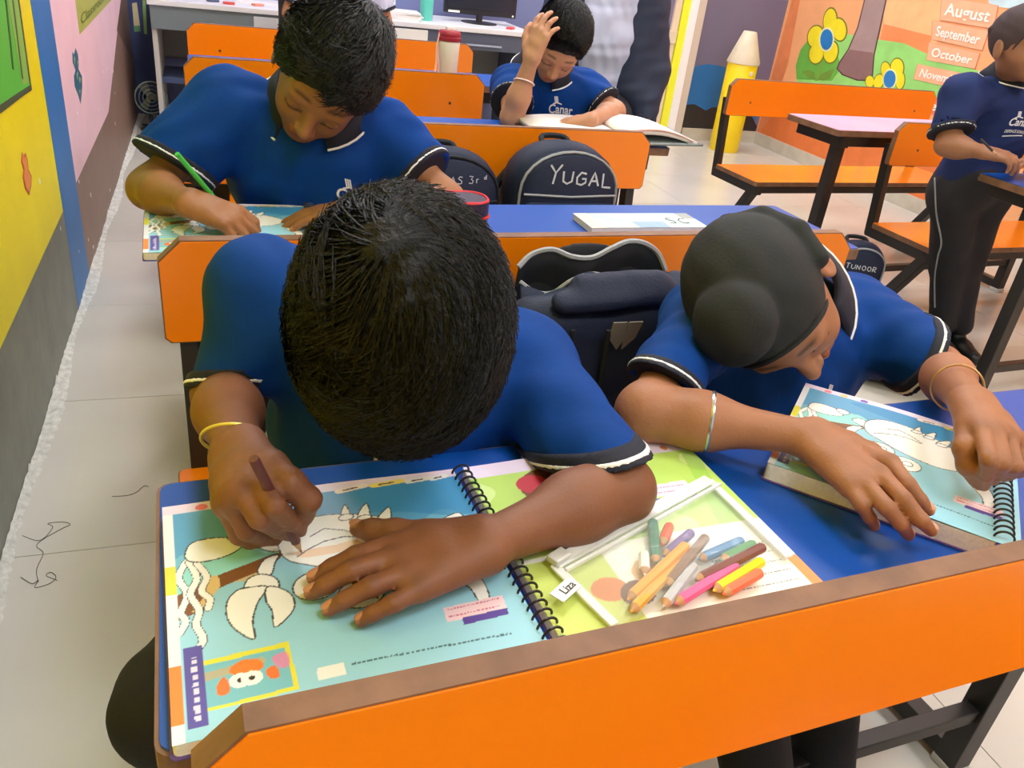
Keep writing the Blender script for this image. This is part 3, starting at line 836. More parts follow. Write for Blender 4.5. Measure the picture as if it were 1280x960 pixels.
# ------------------------------------------------------------------ hands from joint positions
NAILS = []
def finger_nails(t, rgb):
    m = mat('nail_%d_%d_%d' % tuple(rgb), rgb, .35)
    for p, d, nd, k in NAILS:
        s_ = MB(); bmesh.ops.create_icosphere(s_.bm, subdivisions=2, radius=1.0)
        d = np.array(d); nd = np.array(nd); w_ = np.cross(nd, d)
        for v in s_.bm.verts:
            c = np.array(p) + d * v.co.x * .0060 * k + w_ * v.co.y * .0043 * k + nd * (v.co.z * .0014 - .0020 * v.co.y ** 2) * k
            v.co = Vector(c)
        o = s_.build('fingernail', m, None, True); attach(o, t)
    NAILS.clear()
def add_hand(B, wrist, fingers, thumb, s=1.0, dorsal=(0, 0, 1), nails=None, knuckles=None, wr=.0195):
    W_ = np.array(wrist, float)
    dn = np.array(dorsal, float)
    M = [np.array(f[0], float) for f in fingers]
    side = nrm(M[0] - M[-1])
    n = len(M)
    for i, m in enumerate(M):
        wp = W_ + side * (.011 * s) * (1 - 2 * i / (n - 1))
        B.cone(wp, m, .0135 * s, .0098 * s, .012 * s)
    B.cone((M[0] + M[1]) / 2 * .55 + W_ * .45, (M[-1] + M[-2]) / 2 * .55 + W_ * .45, .0125 * s, .0115 * s, .012 * s)
    rr = [(.0086, .0078, .0068, .0058), (.0088, .0080, .0070, .0060), (.0084, .0076, .0066, .0057), (.0076, .0068, .0060, .0052)]
    for f, r in zip(fingers, rr):
        f = [np.array(p, float) for p in f]
        for i in range(3): B.cone(f[i], f[i + 1], r[i] * s, r[i + 1] * s, .0025)
        if nails is not None:
            d = nrm(f[3] - f[2]); nd = nrm(dn - d * dn.dot(d))
            nails.append((f[3] + nd * r[3] * s * 1.0 + d * .001, .0052 * s)); NAILS.append((f[3] + nd * r[3] * s * .95 - d * .0030, d, nd, s * r[3] / .0058))
        if knuckles is not None:
            knuckles.append((f[1] + dn * .007 * s, .009 * s)); knuckles.append((f[0] + dn * .008 * s, .010 * s))
    t = [np.array(p, float) for p in thumb]
    tr = [.0135, .0105, .0092, .0075]
    tr = tr[4 - len(t):] if len(t) < 4 else tr
    B.cone(W_ + side * .010 * s, t[0], .013 * s, tr[0] * s, .012 * s)
    for i in range(len(t) - 1): B.cone(t[i], t[i + 1], tr[i] * s, tr[i + 1] * s, .005)
    if nails is not None:
        d = nrm(t[-1] - t[-2]); nd = nrm(dn - d * dn.dot(d)); nails.append((t[-1] + nd * .006 * s, .0058 * s)); NAILS.append((t[-1] + nd * .0070 * s, d, nd, 1.2 * s))

def hand_pose(wrist, to, dorsal, side, s=1.0, curl=(20, 30, 20), spread=6, thumb_out=1.0, per=None):
    """joint positions of a simple posed hand; side +1 right, -1 left"""
    W_ = np.array(wrist, float); x = nrm(np.array(to, float) - W_); z = np.array(dorsal, float); z = nrm(z - x * z.dot(x)); y = np.cross(z, x) * side
    base = [(.072, .025), (.076, .008), (.071, -.009), (.062, -.024)]
    ln = [.062, .070, .064, .050]
    out = []
    for i in range(4):
        p = W_ + s * (x * base[i][0] + y * base[i][1]); pts = [p]
        sp = math.radians(spread * (1.3, .3, -.7, -1.8)[i]); d0 = x * math.cos(sp) + y * math.sin(sp)
        ang = 0; cu = per[i] if per else curl
        for j, fr in enumerate((.45, .30, .25)):
            ang += math.radians(cu[j]); d = d0 * math.cos(ang) - z * math.sin(ang)
            p = p + d * ln[i] * fr * s; pts.append(p)
        out.append(pts)
    th = [W_ + s * (x * a + y * b * thumb_out + z * c) for a, b, c in ((.022, .022, -.004), (.045, .036, -.010), (.064, .040, -.016), (.080, .038, -.020))]
    return out, th

# ------------------------------------------------------------------ hair
def hair_cap(parent, c, A, s, rgb, plane_d=.032, grow=1.0, n=5200, length=.05, lift=.16, whorl=(-.62, .08, .78), mess=.25, seed=1, swirl=0.0, vox=.0035, shape=(.097, .080, .089), wid=.0012):
    c = np.array(c, float); s_ = s
    ctr = np.array((-.012, 0, .026)); rad = np.array(shape) * grow
    n_loc = nrm((.75, 0, -.66))
    cw = c + s_ * ((n_loc * plane_d) @ A); cn = n_loc @ A
    hm = mat('hair_%d_%d_%d' % tuple(rgb), rgb, .5, noise=.35, nscale=90, bump=.6, bscale=160, spec=.22)
    B = Blob(vox); B.ell(c + s_ * (ctr @ A), rad * s_, A, .004, cuts=((cw, cn),))
    for sg in (-1, 1): B.ell(c + s_ * (np.array((.004, sg * .088, -.026)) @ A), np.array((.030, .030, .040)) * s_, A, .006, 's')
    hr = B.build('hair', hm, parent, smooth=2, disp=folds(.0022, seed, .022))
    r = np.random.default_rng(seed)
    d = r.normal(size=(n * 3, 3)); d /= np.linalg.norm(d, axis=1)[:, None]
    p = ctr + d * rad
    ear = np.minimum(*[((p - np.array((.004, sg * .088, -.026))) ** 2 / np.array((.034, .030, .046)) ** 2).sum(1) for sg in (-1, 1)])
    keep = (p @ n_loc < plane_d - .002) & (p[:, 2] > -.075) & (ear > 1.0)
    d = d[keep][:n]; n = len(d)
    wv = nrm(whorl)
    L_ = length * r.uniform(.55, 1.15, n)
    steps = 5
    pts = np.zeros((n, steps + 1, 3)); pts[:, 0] = ctr + d * rad
    cur = d.copy()
    # clumps share a direction offset
    cl = r.normal(size=(140, 3)); cid = np.argmax(d @ (cl / np.linalg.norm(cl, axis=1)[:, None]).T, axis=1)
    joff = (r.normal(size=(140, 3)) * mess)[cid] + r.normal(size=(n, 3)) * mess * .35
    for k in range(1, steps + 1):
        t = cur - wv[None] * (cur @ wv)[:, None]
        t /= np.maximum(np.linalg.norm(t, axis=1), .05)[:, None]
        t = t + np.array((.45, 0, .05)) + joff + swirl * np.cross(cur, wv[None])
        t = t - cur * (t * cur).sum(1)[:, None]; t /= np.maximum(np.linalg.norm(t, axis=1), 1e-6)[:, None]
        cur = cur + t * (L_ / steps / rad.mean())[:, None]; cur /= np.linalg.norm(cur, axis=1)[:, None]
        h = 1 + lift * (k / steps) * r.uniform(.3, 1.0, n) * (.6 + .4 * (k / steps))
        pts[:, k] = ctr + cur * rad * h[:, None]
    sd = np.cross(pts[:, 1] - pts[:, 0], d); sd /= np.maximum(np.linalg.norm(sd, axis=1), 1e-9)[:, None]
    wds = wid * np.array([1, 1, .95, .8, .5, .08])
    up_ = d * .0006
    V = np.zeros((n, steps + 1, 2, 3))
    for k in range(steps + 1):
        V[:, k, 0] = pts[:, k] + sd * wds[k] + 0; V[:, k, 1] = pts[:, k] - sd * wds[k] + up_
    Vw = c + s_ * (V.reshape(-1, 3) @ A)
    b = (np.arange(n) * (steps + 1) * 2)[:, None] + np.arange(steps)[None] * 2
    Q = np.stack([b, b + 1, b + 3, b + 2], -1).reshape(-1, 4)
    st_ = arr_obj('hair_strands', Vw, Q, hm, parent)
    st_.parent = hr; st_.matrix_parent_inverse = hr.matrix_world.inverted() if False else Matrix.Identity(4)
    st_['kind'] = 'stuff'
    return hr

# ------------------------------------------------------------------ clothed figures
SHIRT = mat('royal_blue_polo', (0, 58, 134), .8, spec=.2, noise=.12, nscale=14, bump=.45, bscale=22)
SHIRT_D = mat('navy_polo', (36, 50, 98), .8, spec=.2, noise=.10, nscale=14, bump=.45, bscale=22)
TRIM = mat('navy_trim', (20, 24, 42), .8, bump=.2, bscale=300)
TROU = mat('black_trousers', (28, 28, 38), .8, noise=.15, nscale=18, bump=.2, bscale=200)
WHT = mat('white_piping', (236, 236, 238), .7)
SHOE = mat('black_shoe', (18, 18, 22), .4)
EMB = mat('white_embroidery', (226, 226, 232), .7)

def ring_pts(c, ax, r, front=None, a0=0, a1=360, n=28, flat=1.0):
    ax = nrm(ax); u = nrm(np.array(front) - ax * np.dot(front, ax)) if front is not None else nrm(np.cross(ax, (0.3, 1, .2))); v = np.cross(ax, u)
    return [np.array(c) + r * (u * math.cos(math.radians(a0 + (a1 - a0) * k / n)) + v * flat * math.sin(math.radians(a0 + (a1 - a0) * k / n))) for k in range(n + 1)]

def collar(parent, c, ax, front, r=.048, grow=1.0, gap=24, m=TRIM):
    ax = nrm(ax); V = []; F = []; n = 30; prof = [(.92, .022), (.98, .034), (1.12, .026), (1.42, -.002), (1.66, -.020)]
    for k in range(n + 1):
        a = gap + (360 - 2 * gap) * k / n
        tip = 1.0 + .22 * max(0, math.cos(math.radians(a))) ** 2
        for rr, h in prof:
            p = ring_pts(c, ax, r * grow * (1 + (rr - 1) * tip), front, a, a, 1)[0] + ax * h * grow
            V.append(p)
    m_ = len(prof)
    for k in range(n):
        for j in range(m_ - 1):
            F.append((k * m_ + j, k * m_ + j + 1, (k + 1) * m_ + j + 1, (k + 1) * m_ + j))
    o = arr_obj('collar', np.array(V), np.array(F), m, parent)
    md = o.modifiers.new('thick', 'SOLIDIFY'); md.thickness = .003
    edge = [Vector(V[k * m_ + m_ - 1]) for k in range(n + 1)]
    e = MB().tube(edge, .0022, 6).build('collar_piping', WHT, None, True)
    e.parent = o; 
    e.matrix_parent_inverse = Matrix.Translation(-Vector(parent.parent.location)) if False else Matrix.Identity(4)
    return o

def cuff(parent, a, b, ra, rb, cp, cn, wdark=.017, vox=.003):
    cp = np.array(cp); cn = nrm(cn)
    for nm, w0, w1, gr, m in (('cuff', .0, wdark, .0042, TRIM), ('cuff_stripe', .0050, .0092, .0053, WHT)):
        B = Blob(vox if nm == 'cuff' else vox * .8); B.cone(a, b, ra + gr, rb + gr, .004, cuts=((cp - cn * w0, cn), (cp - cn * w1, -cn)))
        B.build(nm, m, parent, smooth=2)

def emblem(shirt, o, ex, ey, n, h=.018, parent=None):
    """embroidered school badge: three strokes, the word and a small line of capitals"""
    o = np.array(o, float); ex = nrm(ex); ey = nrm(ey)
    me = text_mesh('Canar', h, shear=.15, bold=.0006); V = [(v.co.x, v.co.y) for v in me.vertices]; F = [tuple(p.vertices) for p in me.polygons]
    wd = max(v[0] for v in V)
    m2 = text_mesh('DEFENCE SCHOOL', h * .36, bold=.0002); b = len(V); w2 = max(v.co.x for v in m2.vertices)
    V += [(v.co.x * wd / w2 * 1.02, v.co.y - h * .62) for v in m2.vertices]; F += [tuple(i + b for i in p.vertices) for p in m2.polygons]
    st, sf = strokes_mesh([[(wd * .30 + k * h * .13, h * .82), (wd * .28 + k * h * .13, h * 1.35)] for k in range(3)] + [[(wd * .2, h * .72), (wd * .35, h * .84), (wd * .55, h * .72)], [(0, -h * .95), (wd * .5, -h * .9), (wd * .9, -h * .82)]], h * .1)
    b = len(V); V += [(p.x, p.y) for p in st]; F += [tuple(i + b for i in q) for q in sf]
    V3 = conform(V, F, shirt, o, ex, ey, n, .0012)
    me3 = bpy.data.meshes.new('emblem'); me3.from_pydata([tuple(p) for p in V3], [], F); me3.update()
    e = link('emblem', me3, EMB, shirt); e.matrix_parent_inverse = shirt.matrix_world.inverted()
    e['label'] = 'white embroidered school badge'
    return e

def kid(label, S, group=None):
    """S: joint positions and styling; returns the parts"""
    base = np.array(S['pelvis'], float); g0 = (float(base[0]), float(base[1]), S.get('ground', 0.0))
    t = empty('person', g0, 0, label, 'person', group)
    bpy.context.view_layer.update()
    vox = S.get('vox', .003); sc = S.get('s', 1.0)
    A = frame(S['F'], S['up']); hs = S.get('hs', 1.0); hc = np.array(S['head'], float)
    nb = np.array(S['neck'], float); ch = np.array(S['chest'], float); pv = base
    nails = []; kn = []
    B = Blob(vox)
    skull = hc - A[2] * .055 * hs - A[0] * .018 * hs
    add_head(B, hc, A, hs)
    B.cone(skull, nb, .043 * hs, .045 * hs, .02)
    B.cone(nb, ch, .05 * sc, .075 * sc, .03)
    cuts = {}
    asc = sc * S.get('asc', 1.0)
    for sd in 'RL':
        sh, el, wr = (np.array(S[k + sd], float) for k in ('sh', 'el', 'wr'))
        B.cone(nb * .4 + ch * .6, sh, .05 * sc, .040 * sc, .03)
        B.cone(sh, el, .037 * asc, .0285 * asc, .02); B.cone(el, el * .65 + wr * .35, .0280 * asc, .0285 * asc, .03); B.cone(el * .65 + wr * .35, wr, .0285 * asc, .0195 * asc, .03)
        h = S.get('hand' + sd)
        if h is not None:
            add_hand(B, wr, h[0], h[1], S.get('hsz', 1.0), h[2] if len(h) > 2 else (0, 0, 1), nails, kn)
    sk = 'skin_%d_%d_%d' % tuple(S['skin'])
    body = B.build('body', mat(sk, S['skin'], .5, attr='Col', noise=.10, nscale=25, bump=.12, bscale=300, spec=.35), t, skin_paint(S['skin'], hc, A, hs, nails, S.get('eyes', 'down'), kn), smooth=1)
    # shirt
    fr = nrm(S['front'])
    sm = S.get('shirt', SHIRT)
    B = Blob(S.get('svox', .0045))
    sp = nrm(nb - pv)
    cr = S.get('cr', .118) * sc
    B.cone(pv, ch, .112 * sc, cr, .03, (fr, S.get('cflat', .76))); B.cone(ch, nb - sp * .03 * sc, cr * .95, .066 * sc, .04, (fr, .80))
    for sd in 'RL':
        sh, el = (np.array(S[k + sd], float) for k in ('sh', 'el'))
        B.cone(nb * .5 + ch * .5, sh, .078 * sc, .056 * sc, .045)
        ra, rb = S.get('sr' + sd, (.056 * sc, .050 * sc))
        cp, cn = S['cuff' + sd]; cn = nrm(cn)
        B.cone(sh, el, ra, rb, .03, cuts=((cp, cn),))
        cuts[sd] = (sh, el, ra, rb, cp, cn)
    for sd in 'RL':
        sh, el, ra, rb, cp, cn = cuts[sd]
        cp = np.array(cp)
        B.cone(sh * .35 + el * .65, el + nrm(el - sh) * .03, rb - .006, rb - .006, .002, op='s', cuts=((cp - cn * .03, -cn),))
    if S.get('hem') is not None: pass
    B.ell(nb + sp * .035, (.046 * sc, .046 * sc, .046 * sc), None, .004, 's')
    shirt = B.build('shirt', sm, t, smooth=2, disp=folds(1.35 * S.get('fold', .0026), int(abs(hc[0]) * 1000) + 3, .075))
    for sd in 'RL': cuff(shirt, *cuts[sd], vox=max(.0026, vox))
    collar(shirt, nb + nrm(S.get('cax', sp)) * S.get('clift', .024) * sc, S.get('cax', sp), S.get('cfront', fr), .060 * sc, 1.0)
    for ch_ in list(shirt.children):
        ch_.matrix_parent_inverse = Matrix.Translation((0, 0, 0)); 
    # trousers and shoes
    B = Blob(.007)
    for sd in 'RL':
        hp, kn_, an = (np.array(S[k + sd], float) for k in ('hip', 'knee', 'ank'))
        B.cone(pv, hp, .095 * sc, .085 * sc, .03); B.cone(hp, kn_, .078 * sc, .062 * sc, .03); B.cone(kn_, an, .058 * sc, .045 * sc, .02)
    tr = B.build('trousers', TROU, t, smooth=2, disp=folds(.003, 5, .09))
    for sd in 'RL':
        an = np.array(S['ank' + sd], float); fd = nrm(S.get('toe', fr) * np.array([1, 1, 0]))
        z0 = S.get('ground', 0.0)
        bsh = Blob(.005); h0 = np.array([an[0], an[1], z0 + .035]); bsh.cone(h0 - fd * .02, h0 + fd * .05, .034, .032, .02); bsh.cone(h0 + fd * .05, h0 + fd * .12 - np.array([0, 0, .008]), .033, .026, .02)
        bsh.cone(an - np.array([0, 0, .0]), h0, .03, .034, .02)
        for p in bsh.P: p[6]
        bsh.P = [(k, l, h, kk, op, d, ((np.array([0, 0, z0 + .001]), np.array([0, 0, -1.0])),)) for k, l, h, kk, op, d, c_ in bsh.P]
        bsh.build('shoe', SHOE, t, smooth=1)
    return t, body, shirt, tr, A

def fix_children(shirt, t):
    pass
def turban(parent, c, A, s, rgb, bun=(.03, 0, .105), bunr=(.036, .038, .032), plane_d=.036, lift=1.0, flat=False):
    c = np.array(c, float); n_loc = nrm((.80, 0, -.60)); cw = c + s * ((n_loc * plane_d) @ A); cn = n_loc @ A
    m = mat('headcloth_%d_%d_%d' % tuple(rgb), rgb, .8, noise=.12, nscale=30, bump=.15, bscale=260)
    B = Blob(.0035)
    B.ell(c + s * (np.array((-.010, 0, .026)) @ A), np.array((.096, .078, .086)) * s, A, .004, cuts=((cw, cn),))
    rl = [c + s * (np.array(q) @ A) for q in ((-.060, -.060, .040), (-.088, -.030, .030), (-.100, .005, .022), (-.086, .045, .016), (-.050, .072, .006), (-.010, .079, .004))]
    for i in range(5): B.cone(rl[i], rl[i + 1], .013 * s, .013 * s, .004)
    if bun is not None: B.ell(c + s * (np.array(bun) @ A), np.array(bunr) * s, A, .004)
    o = B.build('head_cloth', m, parent, smooth=2, disp=folds(.0012, 9, .05))
    # wrapped band edge over the brow
    P_ = []
    for k in range(41):
        a = math.radians(-165 + 330 * k / 40)
        d = np.array((math.cos(a), math.sin(a), 0))
        # direction in the hairline plane
        e1 = nrm((.60, 0, .80)); e2 = np.array((0, 1, 0)); o0 = n_loc * plane_d
        q0 = o0 + 0
        ctr = np.array((-.010, 0, .026)); R_ = np.array((.096, .078, .086))
        dirv = e1 * math.cos(a) + e2 * math.sin(a)
        cc = ctr - n_loc * ((ctr - o0) @ n_loc)
        qa = ((dirv / R_) ** 2).sum(); qb = 2 * ((cc - ctr) / R_ * dirv / R_).sum(); qc = (((cc - ctr) / R_) ** 2).sum() - 1
        tt = (-qb + math.sqrt(max(qb * qb - 4 * qa * qc, 0))) / (2 * qa)
        P_.append(Vector(c + s * ((cc + dirv * tt) @ A)))
    e = MB().tube(P_, .0035 * s, 6).build('brow_band', m, None, True)
    e.parent = o
    return o

# ================================================================== the children
def attach(o, t):
    o.parent = t; o.matrix_parent_inverse = Matrix.Translation(-Vector(t.location)); return o
def bangle(t, c, ax, r, th, m, label):
    o = MB().tube([Vector(p) for p in ring_pts(c, ax, r, None, 0, 360, 32)][:-1], th, 8, closed=True).build('bangle', m, None, True)
    attach(o, t); o['label'] = label; return o
STEEL = mat('steel_bangle', (190, 192, 196), .25, metal=.9)
BRASS = mat('yellow_bangle', (226, 206, 90), .35, metal=.5)

# --- boy with brown pencil, bent low over the desk: crown of the head towards us
hl = ([ [(0.1088, 0.4734, 0.7410), (0.0789, 0.4638, 0.7430), (0.0618, 0.4663, 0.7330), (0.0486, 0.4677, 0.7240)],
        [(0.1046, 0.4553, 0.7430), (0.0730, 0.4480, 0.7440), (0.0562, 0.4493, 0.7330), (0.0454, 0.4532, 0.7230)],
        [(0.1080, 0.4393, 0.7410), (0.0846, 0.4312, 0.7420), (0.0663, 0.4319, 0.7320), (0.0556, 0.4350, 0.7220)],
        [(0.1177, 0.4258, 0.7370), (0.0980, 0.4168, 0.7370), (0.0838, 0.4179, 0.7290), (0.0760, 0.4207, 0.7210)] ],
      [(0.1376, 0.4815, 0.7370), (0.1151, 0.4950, 0.7350), (0.0989, 0.5063, 0.7300), (0.0894, 0.5176, 0.7240)])
hr_ = ([ [(0.0113, 0.5074, 0.7900), (0.0232, 0.4793, 0.7850), (0.0345, 0.4973, 0.7550), (0.0431, 0.5103, 0.7350)],
         [(0.0005, 0.5024, 0.7870), (0.0127, 0.4833, 0.7720), (0.0262, 0.5056, 0.7420), (0.0369, 0.5177, 0.7260)],
         [(-0.0064, 0.5042, 0.7780), (0.0037, 0.4988, 0.7500), (0.0151, 0.5129, 0.7300), (0.0248, 0.5190, 0.7220)],
         [(-0.0103, 0.5126, 0.7650), (-0.0022, 0.5119, 0.7350), (0.0057, 0.5172, 0.7240), (0.0128, 0.5195, 0.7210)] ],
       [(0.0233, 0.5216, 0.7880), (0.0365, 0.5000, 0.7880), (0.0485, 0.4959, 0.7750), (0.0470, 0.5122, 0.7470)])
b1 = dict(skin=(128, 82, 56), asc=.93, head=(0.1321, 0.5697, 0.8738), F=(-0.0125, -0.2809, -0.9597), up=(-0.3302, -0.9047, 0.2691), hs=1.0, cr=.150, cflat=.82,
  neck=(.185, .735, .800), chest=(.19, .785, .665), pelvis=(.20, .97, .46), front=(0, -.85, -.45),
  shR=(0.0397, 0.8000, 0.8077), elR=(-0.0077, 0.7650, 0.7160), wrR=(0.0009, 0.5758, 0.7680), shL=(0.2974, 0.7550, 0.7383), elL=(0.3221, 0.5194, 0.7330), wrL=(0.1758, 0.4609, 0.7400),
  handR=hr_, handL=hl, cuffR=((-0.0043, 0.7550, 0.7261), (-0.0896, -0.5624, -0.8220)), cuffL=((0.3049, 0.5274, 0.7520), (0.1893, -0.4549, -0.8702)),
  srR=(.054, .036), srL=(.058, .040),
  hipR=(.13, .95, .43), kneeR=(-.080, .67, .385), ankR=(-.04, .80, .09), hipL=(.26, .95, .43), kneeL=(.30, .66, .44), ankL=(.30, .72, .09),
  vox=.0024, svox=.004, cax=(0, -.7, .6), cfront=(0, -.6, -.8), fold=.003)
t1, body1, shirt1, trou1, A1 = kid('boy bent over with black tousled hair hiding his face, colouring with brown pencil', b1)
finger_nails(t1, (196, 138, 116))
hair_cap(t1, b1['head'], A1, 1.0, (7, 6, 6), plane_d=.050, grow=1.0, n=12000, length=.085, lift=.11, mess=.42, swirl=.7, seed=4, vox=.003, wid=.0008)
bangle(t1, (-0.0015, 0.5964, 0.7680), (-0.1206, -0.8716, -0.4751), .0255, .0014, BRASS, 'thin yellow bangle')
emblem(shirt1, (0.1389, 0.6900, 0.6662), (0.9439, -0.2518, 0.2136), (-0.0554, 0.5170, 0.8542), (-0.3256, -0.8181, 0.4741), .024)

# --- boy in black head cloth resting an arm on the desk
thR = ([ [(0.5957, 0.4902, 0.7520), (0.5865, 0.4561, 0.7520), (0.5946, 0.4446, 0.7420), (0.6039, 0.4390, 0.7330)],
         [(0.5676, 0.4731, 0.7540), (0.5627, 0.4353, 0.7530), (0.5717, 0.4189, 0.7420), (0.5854, 0.4154, 0.7310)],
         [(0.5472, 0.4679, 0.7500), (0.5442, 0.4346, 0.7480), (0.5586, 0.4257, 0.7340), (0.5781, 0.4285, 0.7160)],
         [(0.5344, 0.4708, 0.7440), (0.5318, 0.4496, 0.7410), (0.5427, 0.4456, 0.7280), (0.5559, 0.4480, 0.7140)] ],
       [(0.5855, 0.5367, 0.7440), (0.6026, 0.5224, 0.7420), (0.6076, 0.5074, 0.7380), (0.6095, 0.4962, 0.7340)])
thL = ([ [(0.6650, 0.4667, 0.7970), (0.6426, 0.4334, 0.7900), (0.6613, 0.4422, 0.7640), (0.6816, 0.4527, 0.7420)],
         [(0.6786, 0.4634, 0.7970), (0.6609, 0.4327, 0.7850), (0.6800, 0.4446, 0.7620), (0.6945, 0.4557, 0.7450)],
         [(0.6948, 0.4618, 0.7920), (0.6815, 0.4344, 0.7780), (0.7001, 0.4471, 0.7580), (0.7119, 0.4583, 0.7450)],
         [(0.7105, 0.4604, 0.7850), (0.7057, 0.4422, 0.7700), (0.7223, 0.4534, 0.7530), (0.7284, 0.4611, 0.7440)] ],
       [(0.6790, 0.4883, 0.7850), (0.6516, 0.4658, 0.7800), (0.6540, 0.4578, 0.7650), (0.6774, 0.4586, 0.7440)])
bT = dict(skin=(160, 108, 78), asc=.88, head=(0.6172, 0.7596, 0.8070), F=(0.1344, -0.7778, -0.6139), up=(-0.8976, -0.3581, 0.2572), hs=1.0, cr=.140, cflat=.85,
  neck=(.715, .850, .765), chest=(.735, .880, .650), pelvis=(.77, 1.02, .45), front=(-.1, -.9, -.35),
  shR=(0.5966, 0.8400, 0.7336), elR=(0.4051, 0.6359, 0.7380), wrR=(0.5466, 0.5497, 0.7480), shL=(0.8934, 0.9000, 0.7104), elL=(0.8848, 0.7150, 0.7205), wrL=(0.7253, 0.5304, 0.7850),
  handR=thR, handL=thL, cuffR=((0.4449, 0.6718, 0.7550), (-0.5483, -0.4420, -0.7099)), cuffL=((0.8762, 0.7350, 0.7079), (0.7692, -0.5835, -0.2605)),
  srR=(.050, .038), srL=(.060, .050),
  hipR=(.70, 1.0, .43), kneeR=(.62, .66, .43), ankR=(.66, .50, .09), hipL=(.84, 1.0, .43), kneeL=(.82, .70, .43), ankL=(.80, .56, .09),
  vox=.0024, svox=.004, cfront=(0.4833, -0.4856, -0.7284), cax=(-.25, -.65, .6), fold=.003)
tT, bodyT, shirtT, trouT, AT = kid('boy in black head cloth with top bun, cheek low beside his colouring book', bT)
finger_nails(tT, (226, 172, 146))
turban(tT, bT['head'], AT, 1.0, (26, 29, 31), bun=(.036, -.004, .094), bunr=(.050, .049, .038))
def on_arm(S, sd, t): a = np.array(S['el' + sd]); b = np.array(S['wr' + sd]); return a + (b - a) * t, b - a
bangle(tT, *on_arm(bT, 'R', .40), .0305, .0026, STEEL, 'thick steel bangle')
bangle(tT, *on_arm(bT, 'L', .62), .0272, .0013, mat('gold_bangle', (206, 170, 120), .3, metal=.8), 'thin gold bangle')
emblem(shirtT, (0.7532, 0.8000, 0.6319), (0.9017, -0.4196, -0.1048), (0.2846, 0.3933, 0.8742), (-0.3256, -0.8181, 0.4741), .020)

# --- boy at the second desk, looking down, green pencil in his fist
w2 = (-0.0458, 1.2761, 0.7570)
b2 = dict(skin=(152, 102, 64), head=(0.1743, 1.4024, 0.9371), F=(-0.3117, -0.7594, -0.5711), up=(0.3008, -0.6506, 0.6973), cr=.140, hs=1.06,
  neck=(0.1618, 1.5000, 0.8435), chest=(0.1577, 1.5200, 0.7480), pelvis=(.19, 1.72, .45), front=(-.05, -.9, -.3),
  shR=(0.0198, 1.5000, 0.8473), elR=(-0.1108, 1.4300, 0.7328), wrR=w2, shL=(0.2840, 1.5000, 0.8210), elL=(0.3936, 1.4300, 0.7225), wrL=(0.2070, 1.2754, 0.7480),
  cuffR=((-0.0732, 1.4450, 0.7667), (-0.5234, -0.3645, -0.7702)), cuffL=((0.3540, 1.4500, 0.7532), (0.5908, -0.6415, -0.4893)), srR=(.070, .062), srL=(.066, .056),
  hipR=(.12, 1.70, .43), kneeR=(.06, 1.42, .43), ankR=(-.035, 1.50, .09), hipL=(.27, 1.70, .43), kneeL=(.30, 1.42, .43), ankL=(.30, 1.5, .09),
  vox=.003, svox=.005, cfront=(-0.2791, -0.7385, -0.6137), clift=.045, fold=.003)
b2['handR'] = hand_pose(w2, (0.0119, 1.2556, 0.7420), (-0.2636, -0.1384, 0.9547), 1, .95, spread=3, per=[(25, 45, 25), (30, 50, 30), (35, 55, 30), (38, 55, 30)], thumb_out=.9) + ((-0.2636, -0.1384, 0.9547),)
b2['handL'] = hand_pose(b2['wrL'], (0.1429, 1.2973, 0.7350), (0, 0, 1), -1, .95, curl=(8, 12, 8), spread=4) + ((0, 0, 1),)
t2, body2, shirt2, trou2, A2 = kid('boy with short dark hair looking down, green pencil in his hand', b2)
hair_cap(t2, b2['head'], A2, 1.06, (34, 34, 33), plane_d=.034, grow=1.0, n=6500, length=.05, lift=.14, mess=.30, swirl=.3, seed=8)
emblem(shirt2, (0.1855, 1.4000, 0.7338), (0.9397, -0.3354, 0.0666), (0.1045, 0.4672, 0.8780), (-0.3256, -0.8181, 0.4741), .024)

# --- boy holding his head, reading
b3 = dict(skin=(190, 138, 108), head=(0.9417, 2.3300, 0.9205), F=(-0.2524, -0.7317, -0.6332), up=(0.0703, -0.6628, 0.7455), hs=1.0,
  neck=(0.9463, 2.4500, 0.8146), chest=(0.9810, 2.4600, 0.7252), pelvis=(1.0, 2.62, .45), front=(-.15, -.95, -.2),
  shR=(0.8462, 2.4300, 0.7750), elR=(0.7898, 2.2400, 0.7207), wrR=(0.8143, 2.2000, 0.8875), shL=(1.0966, 2.4500, 0.7767), elL=(1.1490, 2.3300, 0.7358), wrL=(0.9675, 2.1002, 0.7520),
  cuffR=((0.8019, 2.3300, 0.7454), (-0.3446, -0.8514, -0.3953)), cuffL=((1.1096, 2.3600, 0.7443), (0.4669, -0.7269, -0.5037)), srR=(.060, .058), srL=(.058, .052),
  hipR=(.93, 2.60, .43), kneeR=(.90, 2.30, .43), ankR=(.90, 2.34, .09), hipL=(1.08, 2.60, .43), kneeL=(1.08, 2.30, .43), ankL=(1.08, 2.34, .09),
  vox=.0036, svox=.006, cfront=(-0.3488, -0.6375, -0.6870), clift=.036, fold=.003)
b3['handR'] = hand_pose(b3['wrR'], (0.8396, 2.2000, 0.9889), (-0.6282, -0.6042, 0.4903), 1, .95, spread=8, per=[(20, 30, 15), (18, 28, 15), (18, 28, 15), (20, 30, 18)], thumb_out=1.3) + ((-0.6282, -0.6042, 0.4903),)
b3['handL'] = hand_pose(b3['wrL'], (0.9256, 2.1273, 0.7400), (0, 0, 1), -1, .95, curl=(8, 12, 8), spread=4) + ((0, 0, 1),)
t3, body3, shirt3, trou3, A3 = kid('boy reading with one hand pressed into his dark hair', b3)
